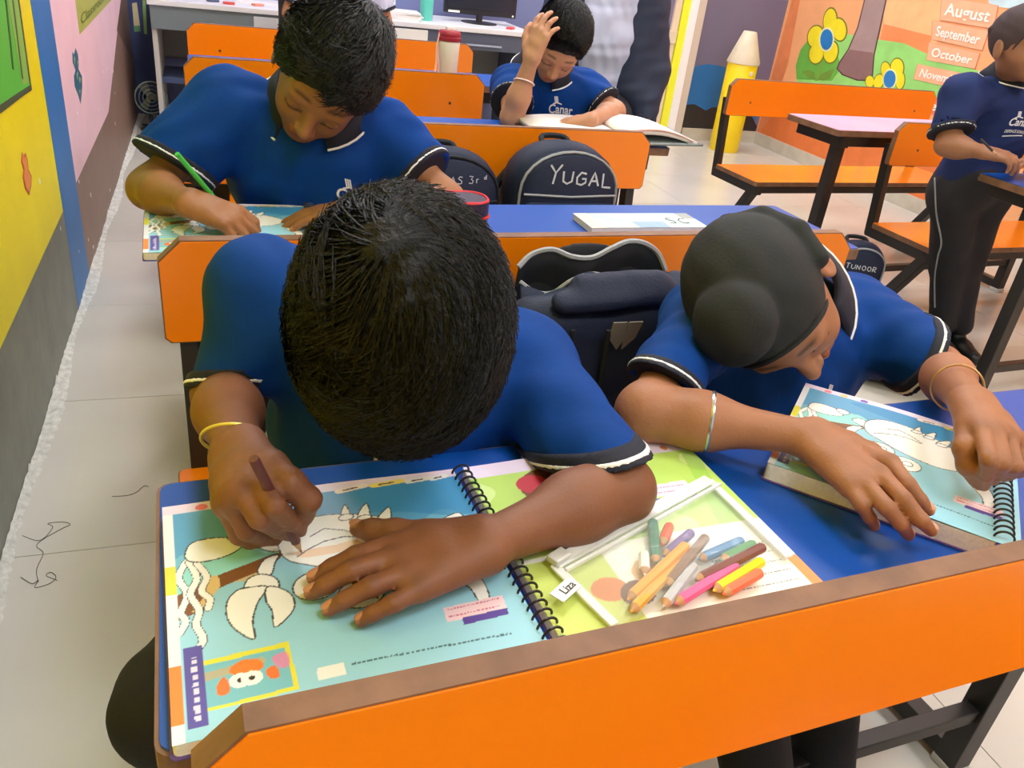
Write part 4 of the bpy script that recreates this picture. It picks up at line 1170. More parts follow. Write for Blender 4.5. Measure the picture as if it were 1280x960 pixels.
hair_cap(t3, b3['head'], A3, 1.0, (24, 23, 24), plane_d=.034, grow=1.0, n=3600, length=.04, lift=.08, mess=.14, seed=12)
bangle(t3, (0.8048, 2.2150, 0.8206), (0.2613, 0.3033, 0.9164), .0285, .0020, mat('pale_bangle', (236, 214, 204), .4), 'pale thin bangle')
emblem(shirt3, (0.9448, 2.3600, 0.7171), (0.9455, -0.2821, 0.1625), (0.0008, 0.5012, 0.8654), (-0.3256, -0.8181, 0.4741), .030)

# --- boy standing by the right hand desks
bS = dict(skin=(150, 104, 78), head=(2.2150, 1.9350, 1.0575), F=(-0.1063, -0.9820, 0.1560), up=(-0.0173, 0.1361, 0.9905), hs=1.0, eyes='open',
  neck=(2.2898, 1.9850, 0.9522), chest=(2.3255, 1.9950, 0.8383), pelvis=(2.2975, 2.0150, 0.6508), front=(-.1, -.98, -.1), shirt=SHIRT_D,
  shR=(2.1145, 1.9850, 0.9004), elR=(2.0777, 1.9450, 0.7643), wrR=(2.1153, 1.8450, 0.7688), shL=(2.5122, 1.9850, 0.8935), elL=(2.5852, 1.9550, 0.7582), wrL=(2.3491, 1.8350, 0.7434),
  cuffR=((2.0852, 1.9550, 0.7955), (-0.1364, -0.5462, -0.8265)), cuffL=((2.5499, 1.9550, 0.7874), (-0.0426, -0.5772, -0.8155)), srR=(.060, .058), srL=(.060, .058),
  hipR=(2.2631, 2.0150, 0.6027), kneeR=(2.3746, 2.0350, 0.3452), ankR=(2.4549, 2.0350, 0.1128), hipL=(2.4135, 2.0350, 0.5998), kneeL=(2.4479, 2.0350, 0.3445), ankL=(2.5403, 2.0350, 0.1096),
  vox=.0036, svox=.006, cfront=(.1, -.98, 0), fold=.003)
bS['handR'] = hand_pose(bS['wrR'], (2.1674, 1.8050, 0.7666), (-0.2425, -0.0726, 0.9674), 1, .95, spread=3, per=[(15, 35, 20), (20, 40, 20), (25, 45, 25), (28, 45, 25)], thumb_out=.8) + ((-0.2425, -0.0726, 0.9674),)
bS['handL'] = hand_pose(bS['wrL'], (2.2004, 1.7850, 0.7635), (0, 0, 1), -1, .95, curl=(15, 20, 15), spread=4) + ((0, 0, 1),)
tS, bodyS, shirtS, trouS, AS = kid('boy standing in dark head cloth and navy shirt beside the right wall desks', bS)
turban(tS, bS['head'], AS, 1.0, (66, 52, 56), bun=None)
emblem(shirtS, (2.2401, 1.8850, 0.8529), (0.9397, -0.3354, 0.0666), (0.1045, 0.4672, 0.8780), (-0.3256, -0.8181, 0.4741), .026)
pp = [Vector(p) for p in ((2.0817, 1.9550, 0.6818), (2.1439, 1.9550, 0.5613), (2.2222, 1.9650, 0.4570), (2.2318, 1.9650, 0.4072), (2.2650, 1.9750, 0.3263), (2.3188, 1.9750, 0.2099))]

# ================================================================== printed pages
class Sheet:
    """flat print held as colour on a fine page mesh (u to the right, v away from the camera, metres)"""
    def __init__(s, W, H, res, bg):
        s.W, s.H = W, H; s.nu = int(W / res) + 1; s.nv = int(H / res) + 1
        s.u, s.v = np.meshgrid(np.linspace(0, W, s.nu), np.linspace(0, H, s.nv), indexing='ij')
        s.C = np.tile(np.array(lin(bg)), (s.nu, s.nv, 1))
    def put(s, m, rgb, a=1.0): s.C[m] = s.C[m] * (1 - a) + np.array(lin(rgb)) * a
    def mask(s, poly):
        ins = np.zeros(s.u.shape, bool); n = len(poly)
        for i in range(n):
            x0, y0 = poly[i][:2]; x1, y1 = poly[(i + 1) % n][:2]
            if y0 == y1: continue
            c = ((y0 > s.v) != (y1 > s.v)) & (s.u < (x1 - x0) * (s.v - y0) / (y1 - y0) + x0); ins ^= c
        return ins
    def dist(s, pts, closed=False):
        D = np.full(s.u.shape, 9.0); n = len(pts)
        for i in range(n if closed else n - 1):
            ax, ay = pts[i][:2]; bx, by = pts[(i + 1) % n][:2]
            dx, dy = bx - ax, by - ay; L = dx * dx + dy * dy + 1e-12
            t = np.clip(((s.u - ax) * dx + (s.v - ay) * dy) / L, 0, 1)
            D = np.minimum(D, np.hypot(s.u - ax - t * dx, s.v - ay - t * dy))
        return D
    def fill(s, poly, rgb, a=1.0, edge=None, ew=.0006, smooth=0):
        if smooth: poly = [(p.x, p.y) for p in catmull([(q[0], q[1], 0) for q in poly], smooth, True)]
        s.put(s.mask(poly), rgb, a)
        if edge: s.put(s.dist(poly, True) < ew, edge)
    def line(s, pts, w, rgb, a=1.0): s.put(s.dist(pts) < w, rgb, a)
    def ell(s, cx, cy, rx, ry, rot, rgb, edge=None): s.fill(ellipse(cx, cy, rx, ry, rot, 28), rgb, 1.0, edge)
    def text_dashes(s, a, b, h, rgb, seed=1):
        """a printed line too small to read"""
        r = np.random.default_rng(seed); a = np.array(a); b = np.array(b); L = np.linalg.norm(b - a); d = (b - a) / L; n = np.array((-d[1], d[0])); x = 0
        while x < L:
            w_ = r.uniform(.6, 1.8) * h
            p = a + d * x; q = a + d * min(x + w_, L)
            s.fill([p, q, q + n * h * r.uniform(.6, 1), p + n * h * r.uniform(.6, 1)], rgb); x += w_ + h * .5
    def build(s, name, org, ex, ey, parent, zf, rough=.35):
        org = np.array(org, float); ex = np.array(ex, float); ey = np.array(ey, float)
        V = org + s.u[..., None] * ex + s.v[..., None] * ey
        V[..., 2] += zf(s.u / s.W, s.v / s.H)
        i = np.arange(s.nu - 1)[:, None] * s.nv + np.arange(s.nv - 1)[None]
        Q = np.stack([i, i + s.nv, i + s.nv + 1, i + 1], -1).reshape(-1, 4)
        return arr_obj(name, V.reshape(-1, 3), Q, mat('printed_paper_%d' % int(rough * 100), (255, 255, 255), rough, attr='Col', spec=.4), parent, s.C.reshape(-1, 3))

INK = (70, 74, 80)
def crab_page(res, coloured=False, W=.252, H=.236):
    s = Sheet(W, H, res, (156, 212, 232))
    fu, fv = s.u / W, s.v / H
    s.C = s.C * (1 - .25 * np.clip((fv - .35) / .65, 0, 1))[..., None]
    wv = .68 + .05 * np.sin(fu * 9) + .03 * np.sin(fu * 23)
    s.put(fv > wv, (64, 150, 204), .75); s.put((fv > wv - .06) & (fv < wv), (92, 180, 214), .6)
    s.fill([(0.0592, 0.2147), (0.1205, 0.2287), (0.1783, 0.2338), (0.2568, 0.2288), (0.2478, 0.1691), (0.1873, 0.1838), (0.1212, 0.1942)], (48, 136, 196), .6, smooth=4)
    s.fill([(0.0026, 0.1284), (0.0194, 0.1638), (0.0748, 0.1842), (0.0895, 0.1554), (0.0701, 0.1460), (0.0025, 0.1243)], (150, 220, 214), .9, smooth=4)
    # driftwood
    s.fill([(0.0014, 0.1230), (0.0322, 0.1404), (0.0587, 0.1490), (0.0804, 0.1558), (0.0840, 0.1510), (0.0694, 0.1397), (0.0455, 0.1316), (0.0294, 0.1238), (0.0220, 0.1092), (0.0024, 0.1034)], (128, 82, 48), 1, smooth=4)
    s.fill([(0.0305, 0.1409), (0.0361, 0.1412), (0.0370, 0.1303), (0.0290, 0.1188), (0.0220, 0.1092), (0.0167, 0.1090), (0.0254, 0.1223)], (222, 190, 128), 1, smooth=4)
    s.fill([(0.0455, 0.1316), (0.0694, 0.1397), (0.0802, 0.1500), (0.0726, 0.1370), (0.0568, 0.1304)], (216, 184, 120), .8)
    # weed ribbons
    for pts in ([(0.0149, 0.1631), (0.0092, 0.1465), (0.0144, 0.1278), (0.0094, 0.1102), (0.0121, 0.1008), (0.0075, 0.0897)], [(0.0171, 0.1625), (0.0217, 0.1432), (0.0165, 0.1272), (0.0214, 0.1093), (0.0186, 0.0958), (0.0224, 0.0811), (0.0178, 0.0720)], [(0.0226, 0.1593), (0.0284, 0.1432), (0.0242, 0.1286), (0.0290, 0.1188), (0.0273, 0.1094)]):
        pts = [(p.x, p.y) for p in catmull([(q[0], q[1], 0) for q in pts], 5)]
        s.line(pts, .0030, INK); s.line(pts, .0024, (246, 246, 244))
    wh = (246, 246, 242)
    s.fill([(0.0147, 0.1726), (0.0205, 0.1847), (0.0372, 0.1865), (0.0547, 0.1801), (0.0561, 0.1698), (0.0423, 0.1617), (0.0250, 0.1605), (0.0166, 0.1645)], wh, 1, INK, smooth=4)
    s.fill([(0.0466, 0.1841), (0.0542, 0.1883), (0.0634, 0.1819), (0.0553, 0.1739)], wh, 1, INK, smooth=4)
    s.fill([(0.0680, 0.1687), (0.0775, 0.1764), (0.0863, 0.1681), (0.0824, 0.1572), (0.0720, 0.1618)], wh, 1, INK, smooth=4)
    s.fill([(0.0644, 0.1373), (0.0707, 0.1506), (0.0819, 0.1534), (0.0783, 0.1448), (0.0730, 0.1315)], wh, 1, INK, smooth=4)
    s.fill([(0.0535, 0.1207), (0.0569, 0.1321), (0.0676, 0.1347), (0.0771, 0.1268), (0.0768, 0.1162), (0.0654, 0.1158)], wh, 1, INK, smooth=4)
    s.fill([(0.0548, 0.0712), (0.0443, 0.0825), (0.0392, 0.0964), (0.0405, 0.1124), (0.0480, 0.1222), (0.0582, 0.1229), (0.0693, 0.1200), (0.0608, 0.1052), (0.0556, 0.0887)], wh, 1, INK, smooth=4)
    s.fill([(0.0693, 0.1200), (0.0791, 0.1156), (0.0856, 0.1052), (0.0850, 0.0936), (0.0780, 0.0842), (0.0691, 0.0787), (0.0695, 0.0946), (0.0666, 0.1070)], (246, 140, 60) if coloured else wh, 1, INK, smooth=4)
    # body
    s.fill([(0.0836, 0.1569), (0.0847, 0.1745), (0.0982, 0.1889), (0.1210, 0.1931), (0.1535, 0.1874), (0.1839, 0.1712), (0.2053, 0.1486), (0.1989, 0.1274), (0.1687, 0.1138), (0.1323, 0.1196), (0.1044, 0.1343), (0.0890, 0.1440)], wh, 1, INK, smooth=5)
    if not coloured: s.fill([(0.0966, 0.1536), (0.1267, 0.1538), (0.1503, 0.1581), (0.1459, 0.1470), (0.1185, 0.1441), (0.0977, 0.1455)], (240, 196, 150), .8, smooth=4)
    s.line([(0.0955, 0.1470), (0.1046, 0.1535), (0.1183, 0.1600), (0.1348, 0.1620), (0.1484, 0.1586)], .0006, INK); s.line([(0.1090, 0.1685), (0.1212, 0.1758), (0.1364, 0.1699), (0.1489, 0.1605)], .0006, INK)
    for a, b, c in (((0.1376, 0.1891), (0.1439, 0.2033), (0.1453, 0.1872)), ((0.1511, 0.1858), (0.1621, 0.2013), (0.1603, 0.1813)), ((0.1645, 0.1759), (0.1796, 0.1925), (0.1761, 0.1731)), ((0.2154, 0.1634), (0.2356, 0.1721), (0.2374, 0.1603)), ((0.2162, 0.1501), (0.2415, 0.1593), (0.2432, 0.1478))):
        s.fill([a, b, c], wh, 1, INK, smooth=4); s.ell((a[0] + c[0]) / 2, (a[1] + c[1]) / 2 - .002, .0065, .004, .2, wh, INK)
    for c in ((0.1043, 0.1124), (0.1344, 0.0956)):
        s.ell(c[0], c[1], .018, .015, .3, wh, INK); s.ell(c[0] + .003, c[1] + .002, .006, .005, .3, (252, 252, 250), INK)
    s.fill([(0.2042, 0.1017), (0.2194, 0.1073), (0.2272, 0.0909), (0.2268, 0.0681), (0.2177, 0.0575), (0.2154, 0.0802)], wh, 1, INK, smooth=4)
    # tag with two lines of print
    s.fill([(0.1882, 0.0655), (0.2369, 0.0672), (0.2352, 0.0527), (0.1878, 0.0506)], (244, 214, 226)); s.fill([(0.1995, 0.0524), (0.2355, 0.0535), (0.2343, 0.0470), (0.1983, 0.0453)], (92, 72, 160))
    s.text_dashes((0.1915, 0.0621), (0.2330, 0.0638), .0016, (206, 120, 150), 3); s.text_dashes((0.1904, 0.0549), (0.2314, 0.0564), .0016, (206, 120, 150), 4)
    s.text_dashes((0.1134, 0.0304), (0.2292, 0.0278), .0020, (74, 110, 130), 5)
    # inset picture with yellow frame
    s.fill([(0.0157, 0.0612), (0.0766, 0.0628), (0.0770, 0.0203), (0.0195, 0.0193)], (226, 222, 70)); s.fill([(0.0179, 0.0571), (0.0733, 0.0585), (0.0744, 0.0237), (0.0215, 0.0218)], (122, 190, 206))
    s.fill([(0.0195, 0.0504), (0.0591, 0.0545), (0.0594, 0.0487), (0.0201, 0.0435)], (180, 176, 150)); s.fill([(0.0273, 0.0361), (0.0328, 0.0445), (0.0357, 0.0323), (0.0296, 0.0289)], (236, 120, 60), smooth=3)
    s.fill([(0.0361, 0.0484), (0.0437, 0.0546), (0.0548, 0.0529), (0.0581, 0.0462), (0.0505, 0.0415), (0.0406, 0.0430)], (240, 130, 52), smooth=4); s.fill([(0.0586, 0.0419), (0.0651, 0.0442), (0.0669, 0.0347), (0.0607, 0.0344)], (236, 120, 60), smooth=3)
    for c in ((0.0422, 0.0384), (0.0496, 0.0383)): s.ell(c[0], c[1], .007, .006, 0, (248, 248, 244)); s.ell(c[0], c[1], .002, .002, 0, (40, 40, 40))
    s.fill([(0.0640, 0.0517), (0.0737, 0.0540), (0.0740, 0.0417), (0.0669, 0.0423)], (226, 130, 180), .8, smooth=3)
    s.fill([(0.0906, 0.0341), (0.1088, 0.0345), (0.1087, 0.0233), (0.0898, 0.0233)], (240, 240, 238))
    # margins
    m = s.u < .008
    s.put(m, (232, 232, 240)); s.put(m & (fv < .26) & (fv > .06), (244, 138, 66)); s.put(m & (fv > .55) & (fv < .68), (226, 220, 80))
    s.put((s.u > .009) & (s.u < .021) & (fv < .32) & (fv > .04), (92, 84, 166)); s.text_dashes((.017, .014), (.017, .066), .004, (220, 216, 240), 8)
    s.put(s.v > H - .012, (228, 214, 236))
    for c, cl in (((.03, H - .007), (236, 120, 130)), ((.05, H - .007), (238, 190, 110)), ((.075, H - .007), (120, 90, 180))): s.ell(c[0], c[1], .005, .004, 0, cl)
    for a, b, cl in (((0.1422, 0.2225), (0.1657, 0.2267), (240, 226, 220)), ((0.1733, 0.2249), (0.2003, 0.2274), (240, 222, 120)), ((0.2056, 0.2250), (0.2251, 0.2269), (230, 230, 230)), ((0.2283, 0.2249), (0.2413, 0.2271), (230, 230, 230))):
        s.line([a, b], .0032, cl); s.line([(a[0] * .8 + b[0] * .2, a[1] * .8 + b[1] * .2), (a[0] * .3 + b[0] * .7, a[1] * .3 + b[1] * .7)], .0009, (80, 70, 80))
    return s
def green_page(res, W=.243, H=.236):
    s = Sheet(W, H, res, (186, 220, 110)); fu, fv = s.u / W, s.v / H
    s.put(np.sin(fu * 11 + 3 * fv) + np.sin(fv * 17) > .9, (214, 236, 160), .8); s.put(np.sin(fu * 19 - 5 * fv) > .75, (150, 204, 84), .6)
    s.put(fv < .42, (246, 244, 238), .9); s.put((fv < .40) & (fu < .30), (196, 216, 90), .9)
    for i, (x, y, c) in enumerate(((.06, .05, (214, 130, 70)), (.08, .04, (110, 70, 50)), (.10, .06, (240, 200, 150)))): s.ell(x, y, .016, .013, .4 * i, c)
    s.ell(.07, .19, .030, .026, .3, (120, 74, 48)); s.ell(.055, .195, .016, .014, 0, (196, 52, 70)); s.ell(.09, .20, .018, .012, .6, (210, 150, 96)); s.line([(.04, .17), (.07, .165), (.10, .175)], .003, (190, 50, 66))
    s.line([(.03, .222), (.065, .222)], .0034, (240, 232, 226)); s.line([(.08, .222), (.12, .222)], .0034, (240, 238, 234))
    s.fill([(.15, .148), (.205, .150), (.205, .168), (.15, .166)], (240, 218, 236)); s.fill([(.158, .140), (.204, .142), (.204, .148), (.158, .146)], (104, 88, 170))
    s.text_dashes((.154, .160), (.20, .161), .0016, (200, 130, 170), 3); s.text_dashes((.154, .153), (.20, .154), .0016, (200, 130, 170), 4)
    s.put(s.v > H - .020, (232, 218, 242)); s.ell(.185, H - .010, .006, .005, 0, (110, 90, 180)); s.ell(.215, H - .012, .004, .004, 0, (220, 140, 90))
    for k in range(5): s.text_dashes((.16, .02 + .012 * k), (.225, .02 + .012 * k), .0018, (120, 120, 130), 11 + k)
    s.put((s.u > W - .012) & (fv < .2), (246, 150, 90))
    return s

COVER = mat('book_cover', (92, 70, 150), .4); PAPER = mat('page_stack_paper', (232, 230, 226), .8, noise=.1, nscale=300)
RINGM = mat('black_wire', (20, 20, 24), .35)
def open_book(label, org, ang, left, right, z0, th, Wl=.252, Wr=.243, H=.236, gap=.010, ring_n=24, wave=.002):
    a = math.radians(ang); ex = np.array((math.cos(a), math.sin(a), 0)); ey = np.array((-math.sin(a), math.cos(a), 0))
    t = empty('colouring_book', (org[0], org[1], z0), 0, label, 'book')
    def slab(nm, u0, u1, v0, v1, z, h, m):
        s_ = MB().prism(rrect(u0, v0, u1, v1, .004, 3), np.array((org[0], org[1], z)), ex, ey, (0, 0, 1), h); o = s_.build(nm, m); attach(o, t); return o
    for nm, u0, W_, sh in (('left', 0, Wl, left), ('right', Wl + gap, Wr, right)):
        if sh is None: continue
        slab('cover', u0 - .002, u0 + W_ + .002, -.002, H + .002, z0 + .0003, .0012, COVER)
        st_ = slab('page_stack', u0, u0 + W_, 0, H, z0 + .0016, th - .002, PAPER)
        o = np.array((org[0], org[1], z0 + th)) + ex * u0
        f = (lambda u, v: .0006 + wave * np.sin(np.pi * u) ** 2 * (.6 + .4 * v)) if nm == 'left' else (lambda u, v: .0006 + wave * np.sin(np.pi * u) ** 2)
        pg = sh.build('page', o, ex, ey, t, f)
    ring = None
    for k in range(ring_n):
        v = .008 + (H - .016) * k / (ring_n - 1)
        if ring is None:
            pts = [Vector((math.cos(q) * .0085, 0, math.sin(q) * .0075 + .002)) for q in [math.pi * j / 10 for j in range(11)]]
            ring = MB().tube(pts, .0011, 6).build('spiral_ring', RINGM); o = ring
        else:
            o = bpy.data.objects.new('spiral_ring', ring.data); COL.objects.link(o)
        o.parent = t; p = ex * (Wl + gap / 2) + ey * v; o.location = (p[0], p[1], th); o.rotation_euler = (0, 0, a + .12)
    return t
DZ = .7003
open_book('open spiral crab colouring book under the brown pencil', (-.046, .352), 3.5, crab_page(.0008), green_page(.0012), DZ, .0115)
open_book('spiral crab colouring book with one orange claw, under the cheek of head cloth boy', (.506, .553), -50.0, crab_page(.0010, True), None, DZ, .020, H=.205, Wl=.212, ring_n=20, wave=.004) if False else None
def scaled(sheet, W, H):
    k = (W / sheet.W, H / sheet.H); sheet.u = sheet.u * k[0]; sheet.v = sheet.v * k[1]; sheet.W, sheet.H = W, H; return sheet
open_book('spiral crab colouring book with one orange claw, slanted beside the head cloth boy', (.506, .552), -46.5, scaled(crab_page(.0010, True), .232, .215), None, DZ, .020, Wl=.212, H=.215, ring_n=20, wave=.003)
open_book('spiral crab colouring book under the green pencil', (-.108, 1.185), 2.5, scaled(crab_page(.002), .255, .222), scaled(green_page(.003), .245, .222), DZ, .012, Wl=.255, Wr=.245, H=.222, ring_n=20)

# ------------------------------------------------------------------ pencils and crayons
def pencil(name, tip, end, r, rgb, label, cat, tipc=(214, 170, 130), cone=.016, group=None, worn=False):
    tip = Vector(tip); end = Vector(end); d = (end - tip).normalized()
    t = empty(name, tip, 0, label, cat, group)
    q = d.to_track_quat('Z', 'Y').to_matrix().to_4x4(); L = (end - tip).length
    m = mat('%s_%d_%d_%d' % ((name,) + tuple(rgb)), rgb, .4)
    MB().lathe([(r * .96, cone), (r, cone + .001), (r, L - .002), (r * .85, L)], 8, q).build('barrel', m, t, True)
    if cone > 0:
        MB().lathe([(r * .3, cone * .3), (r * .96, cone)], 10, q).build('sharpened_wood', mat('pencil_wood', (206, 164, 124), .7), t, True)
        MB().lathe([(.0003, 0), (r * .3, cone * .3)], 8, q).build('lead', m, t, True)
    return t
pencil('colour_pencil', (0.0437, 0.5068, 0.7155), (0.0108, 0.4814, 0.8250), .0040, (92, 48, 46), 'short dark brown colour pencil gripped by the bent over boy', 'pencil')
pencil('colour_pencil', (0.0148, 1.3229, 0.7175), (-0.0559, 1.2600, 0.8344), .0040, (70, 190, 80), 'bright green pencil in the hand of the boy with short hair', 'pencil')
pencil('crayon', (0.6970, 0.4683, 0.7250), (0.6771, 0.4514, 0.7520), .0036, (238, 110, 60), 'orange crayon stub pinched by the head cloth boy', 'crayon', cone=.006)
pencil('colour_pencil', (2.0871, 1.7700, 0.7773), (2.0512, 1.8100, 0.8112), .0035, (24, 24, 26), 'thin black pencil in the hand of the standing boy', 'pencil')
CR = [('dark green', (60, 130, 104), (0.3400, 0.4834, 0.7225), (0.3167, 0.4322, 0.7225)), ('vermilion', (228, 96, 60), (0.3524, 0.4756, 0.7225), (0.3324, 0.4524, 0.7225)), ('purple', (120, 100, 160), (0.3669, 0.4630, 0.7225), (0.3263, 0.4393, 0.7225)),
 ('orange', (246, 166, 60), (0.3479, 0.4416, 0.7290), (0.2749, 0.3991, 0.7225)), ('gold', (222, 172, 70), (0.3406, 0.4325, 0.7225), (0.2717, 0.3869, 0.7225)), ('umber', (134, 106, 84), (0.3707, 0.4478, 0.7290), (0.3121, 0.4067, 0.7225)),
 ('pale grey', (188, 192, 196), (0.3473, 0.4243, 0.7225), (0.2986, 0.3864, 0.7225)), ('sky blue', (92, 146, 196), (0.4064, 0.4448, 0.7225), (0.3543, 0.4299, 0.7225)), ('leaf green', (92, 158, 106), (0.4148, 0.4389, 0.7225), (0.3730, 0.4252, 0.7225)),
 ('cocoa brown', (130, 84, 76), (0.4170, 0.4295, 0.7265), (0.3387, 0.4078, 0.7225)), ('pink', (236, 106, 160), (0.3834, 0.4172, 0.7225), (0.3096, 0.3876, 0.7225)), ('yellow', (252, 222, 20), (0.4085, 0.4173, 0.7225), (0.3475, 0.3941, 0.7225)),
 ('coral', (250, 120, 86), (0.3990, 0.4054, 0.7225), (0.3533, 0.3892, 0.7225)), ('white', (232, 230, 226), (0.3126, 0.4459, 0.7225), (0.3009, 0.4210, 0.7225))]
for nm, rgb, a, b in CR:
    pencil('crayon', b, a, .0046, rgb, nm + ' crayon inside the clear zip pouch', 'crayon', cone=.007, group='crayons in the clear pouch')

# ------------------------------------------------------------------ clear zip pouch
pch = empty('zip_pouch', (0.3433, 0.4510, 0.7150), 0, 'clear plastic zip pouch full of crayons on the open page', 'pouch')
FILM = film('clear_plastic', (240, 244, 246), .13, .1); FILM2 = film('milky_plastic', (246, 248, 250), .72)
qa, qb, qc, qd = (Vector(p) for p in ((0.2357, 0.4527, 0.7160), (0.4302, 0.5376, 0.7160), (0.4417, 0.4226, 0.7160), (0.2573, 0.3817, 0.7160)))
n_ = 24; V = []; F = []
for i in range(n_ + 1):
    for j in range(n_ + 1):
        u, v = i / n_, j / n_
        p = qa.lerp(qb, u).lerp(qd.lerp(qc, u), v)
        b_ = (1 - (2 * u - 1) ** 4) * (1 - (2 * v - 1) ** 4)
        V.append((p.x, p.y, .7155 + .0205 * b_ + .0012 * math.sin(u * 19 + v * 7) * b_ + .0008 * math.sin(v * 31 - u * 9) * b_))
for i in range(n_):
    for j in range(n_): a = i * (n_ + 1) + j; F.append((a, a + 1, a + n_ + 2, a + n_ + 1))
o = pyd('top_film', V, F, FILM, None, True); attach(o, pch)
o = pyd('bottom_film', [(p.x, p.y, .7150) for p in (qa, qb, qc, qd)], [(0, 1, 2, 3)], film('clear_plastic_under', (240, 244, 246), .10)); attach(o, pch)
def strip(nm, a, b, w_, m, h=.0025, z=.7165):
    a = Vector(a); b = Vector(b); o = MB().bar((a.x, a.y, z + .001), (b.x, b.y, z + .001), w_, h, bev=.0006).build(nm, m); attach(o, pch); return o
strip('zip_rail', qa, qb, .013, FILM2, .003, .7175); strip('zip_rail', qa + Vector((.006, -.010, 0)), qb + Vector((.006, -.010, 0)), .003, FILM2, .004, .7185)
strip('side_seam', qb, qc, .008, FILM2); strip('side_seam', qa, qd, .008, FILM2)
tg = MB().box((-.019, -.010, 0), (.019, .010, .0012), .0004).build('name_tag', mat('tag_white', (240, 240, 238), .5)); attach(tg, pch)
tg.location = (0.2321, 0.4195, 0.7215); tg.rotation_euler = (0, 0, .6); tg.scale = (.66, .66, 1)
me = text_mesh('Liza', .015, bold=.0003)
for v in me.vertices: v.co = Vector((v.co.x - .008, v.co.y - .005, .0014))
lt = link('tag_lettering', me, RINGM, tg)
sl = MB().box((-.008, -.006, 0), (.010, .006, .006), .0015).build('zip_slider', mat('slider_grey', (196, 198, 196), .3)); attach(sl, pch); sl.location = Vector((0.2400, 0.4561, 0.7190)); sl.rotation_euler = (0, 0, .5)

# ------------------------------------------------------------------ bags
NAVY = mat('navy_nylon', (24, 34, 60), .6, spec=.3, noise=.18, nscale=16, bump=.25, bscale=240)
NAVY2 = mat('dark_lining', (16, 20, 30), .8)
GREYP = mat('grey_piping', (150, 154, 160), .45); WEB = mat('grey_webbing', (126, 122, 116), .8, bump=.3, bscale=500)
CHALK = mat('white_marker', (206, 212, 222), .8)
def arch(w_, h, n=14, r=.62):
    k = w_ / 2; hs_ = h - k * r * 1.25
    pts = [(-k + .012, 0), (-k, .012), (-k, hs_)]
    pts += [(-k * math.cos(t), hs_ + (h - hs_) * math.sin(t) ** .9) for t in [math.pi * i / n for i in range(1, n)]]
    return pts + [(k, hs_), (k, .012), (k - .012, 0)]
def arch_loft(w_, h, ys, m, name, parent, inset):
    V = []; F = []
    base = arch(w_, h); n = len(base); cx, cz = 0, h * .5
    for y, s_ in zip(ys, inset):
        for p in base: V.append((p[0] * (1 - 2 * s_ / w_), y, cz + (p[1] - cz) * (1 - 2 * s_ / h)))
    for i in range(len(ys) - 1):
        for k in range(n): F.append((i * n + k, i * n + (k + 1) % n, (i + 1) * n + (k + 1) % n, (i + 1) * n + k))
    F.append(tuple(range(n - 1, -1, -1))); F.append(tuple((len(ys) - 1) * n + k for k in range(n)))
    o = pyd(name, V, F, m, parent, True); o.data.set_sharp_from_angle(angle=math.radians(50)); return o
def backpack(loc, rz, w_, h, d, label, text=None, th=.02, toff=(-.05, .22), tslope=0.0, piping=True, rx=0.0, name='school_bag', panel=.58):
    t = empty(name, loc, rz, label, 'bag', 'navy school bags'); t.rotation_euler = (rx, 0, rz)
    body = arch_loft(w_, h, [-d / 2, -d / 2 + .012, 0, d / 2 - .02, d / 2], NAVY, 'body', t, [.012, 0, -.004, .004, .03])
    fp = arch_loft(w_ * .93, h * .96, [-d / 2 - .022, -d / 2 - .012, -d / 2 + .004], NAVY, 'front_panel', t, [.010, .001, 0]); fp.location = (0, 0, .006)
    bp = [Vector((p[0] * .93, -d / 2 - .014, p[1] * .96 + .006)) for p in arch(w_, h)]
    MB().tube(bp, .0035, 6).build('piping', GREYP if piping else NAVY2, fp, True).location = (0, 0, -.006)
    MB().box((-w_ * .43, -d / 2 - .042, .02), (w_ * .43, -d / 2 - .01, h * (panel - .05)), .012).build('front_pocket', NAVY, t)
    MB().tube([(-w_ * .44, -d / 2 - .026, h * panel), (0, -d / 2 - .030, h * panel - .004), (w_ * .44, -d / 2 - .026, h * panel)], .0028, 6).build('zip', GREYP if piping else NAVY2, t, True)
    MB().tube(catmull([(-.035, d / 2 - .03, h - .02), (-.03, d / 2 + .006, h - .004), (.03, d / 2 + .006, h - .004), (.035, d / 2 - .03, h - .02)], 5), .007, 8).build('handle', NAVY2, t, True)
    for sx in (-1, 1):
        MB().tube(catmull([(sx * .06, d / 2 - .01, h - .03), (sx * (w_ / 2 + .004), d / 2 + .004, h * .62), (sx * (w_ / 2 + .012), d / 2 - .01, h * .25), (sx * (w_ / 2 - .01), d / 2 - .02, .03)], 6), .011, 8).build('shoulder_strap', NAVY2, t, True)
    if text:
        bpy.context.view_layer.update()
        V2, F2 = strokes_mesh(hand_text(text, th, tslope), th * .16)
        me = bpy.data.meshes.new('name_lettering'); me.from_pydata([(p.x + toff[0], -d / 2 - .0232, p.y + toff[1]) for p in V2], [], F2); me.update()
        link('name_lettering', me, CHALK, t)
    return t
SEAT = .3792
backpack((.800, 1.875, SEAT), .02, .275, .362, .12, 'navy school bag with YUGAL hand lettered on its arched front', 'YUGAL', .030, (-.060, .282), -.06, panel=.70)
backpack((.505, 1.885, SEAT), .02, .265, .335, .10, 'navy school bag with HARJAS 3rd hand lettered on its front', 'HARJAS 3rd', .0155, (-.075, .262), .06, piping=False, panel=.68)
backpack((.285, 1.905, SEAT), .0, .12, .345, .07, 'plain dark school bag squeezed beside the HARJAS bag', None, piping=False)
backpack((.045, 2.69, SEAT), .02, .28, .325, .12, 'plain dark school bag behind the shoulder of green pencil boy', None, piping=False)
backpack((2.085, 2.16, 0), -.35, .175, .385, .09, 'small navy bag with a name in white marker, standing on the floor', 'TUNOOR', .016, (-.055, .305), -.05, rx=.0)
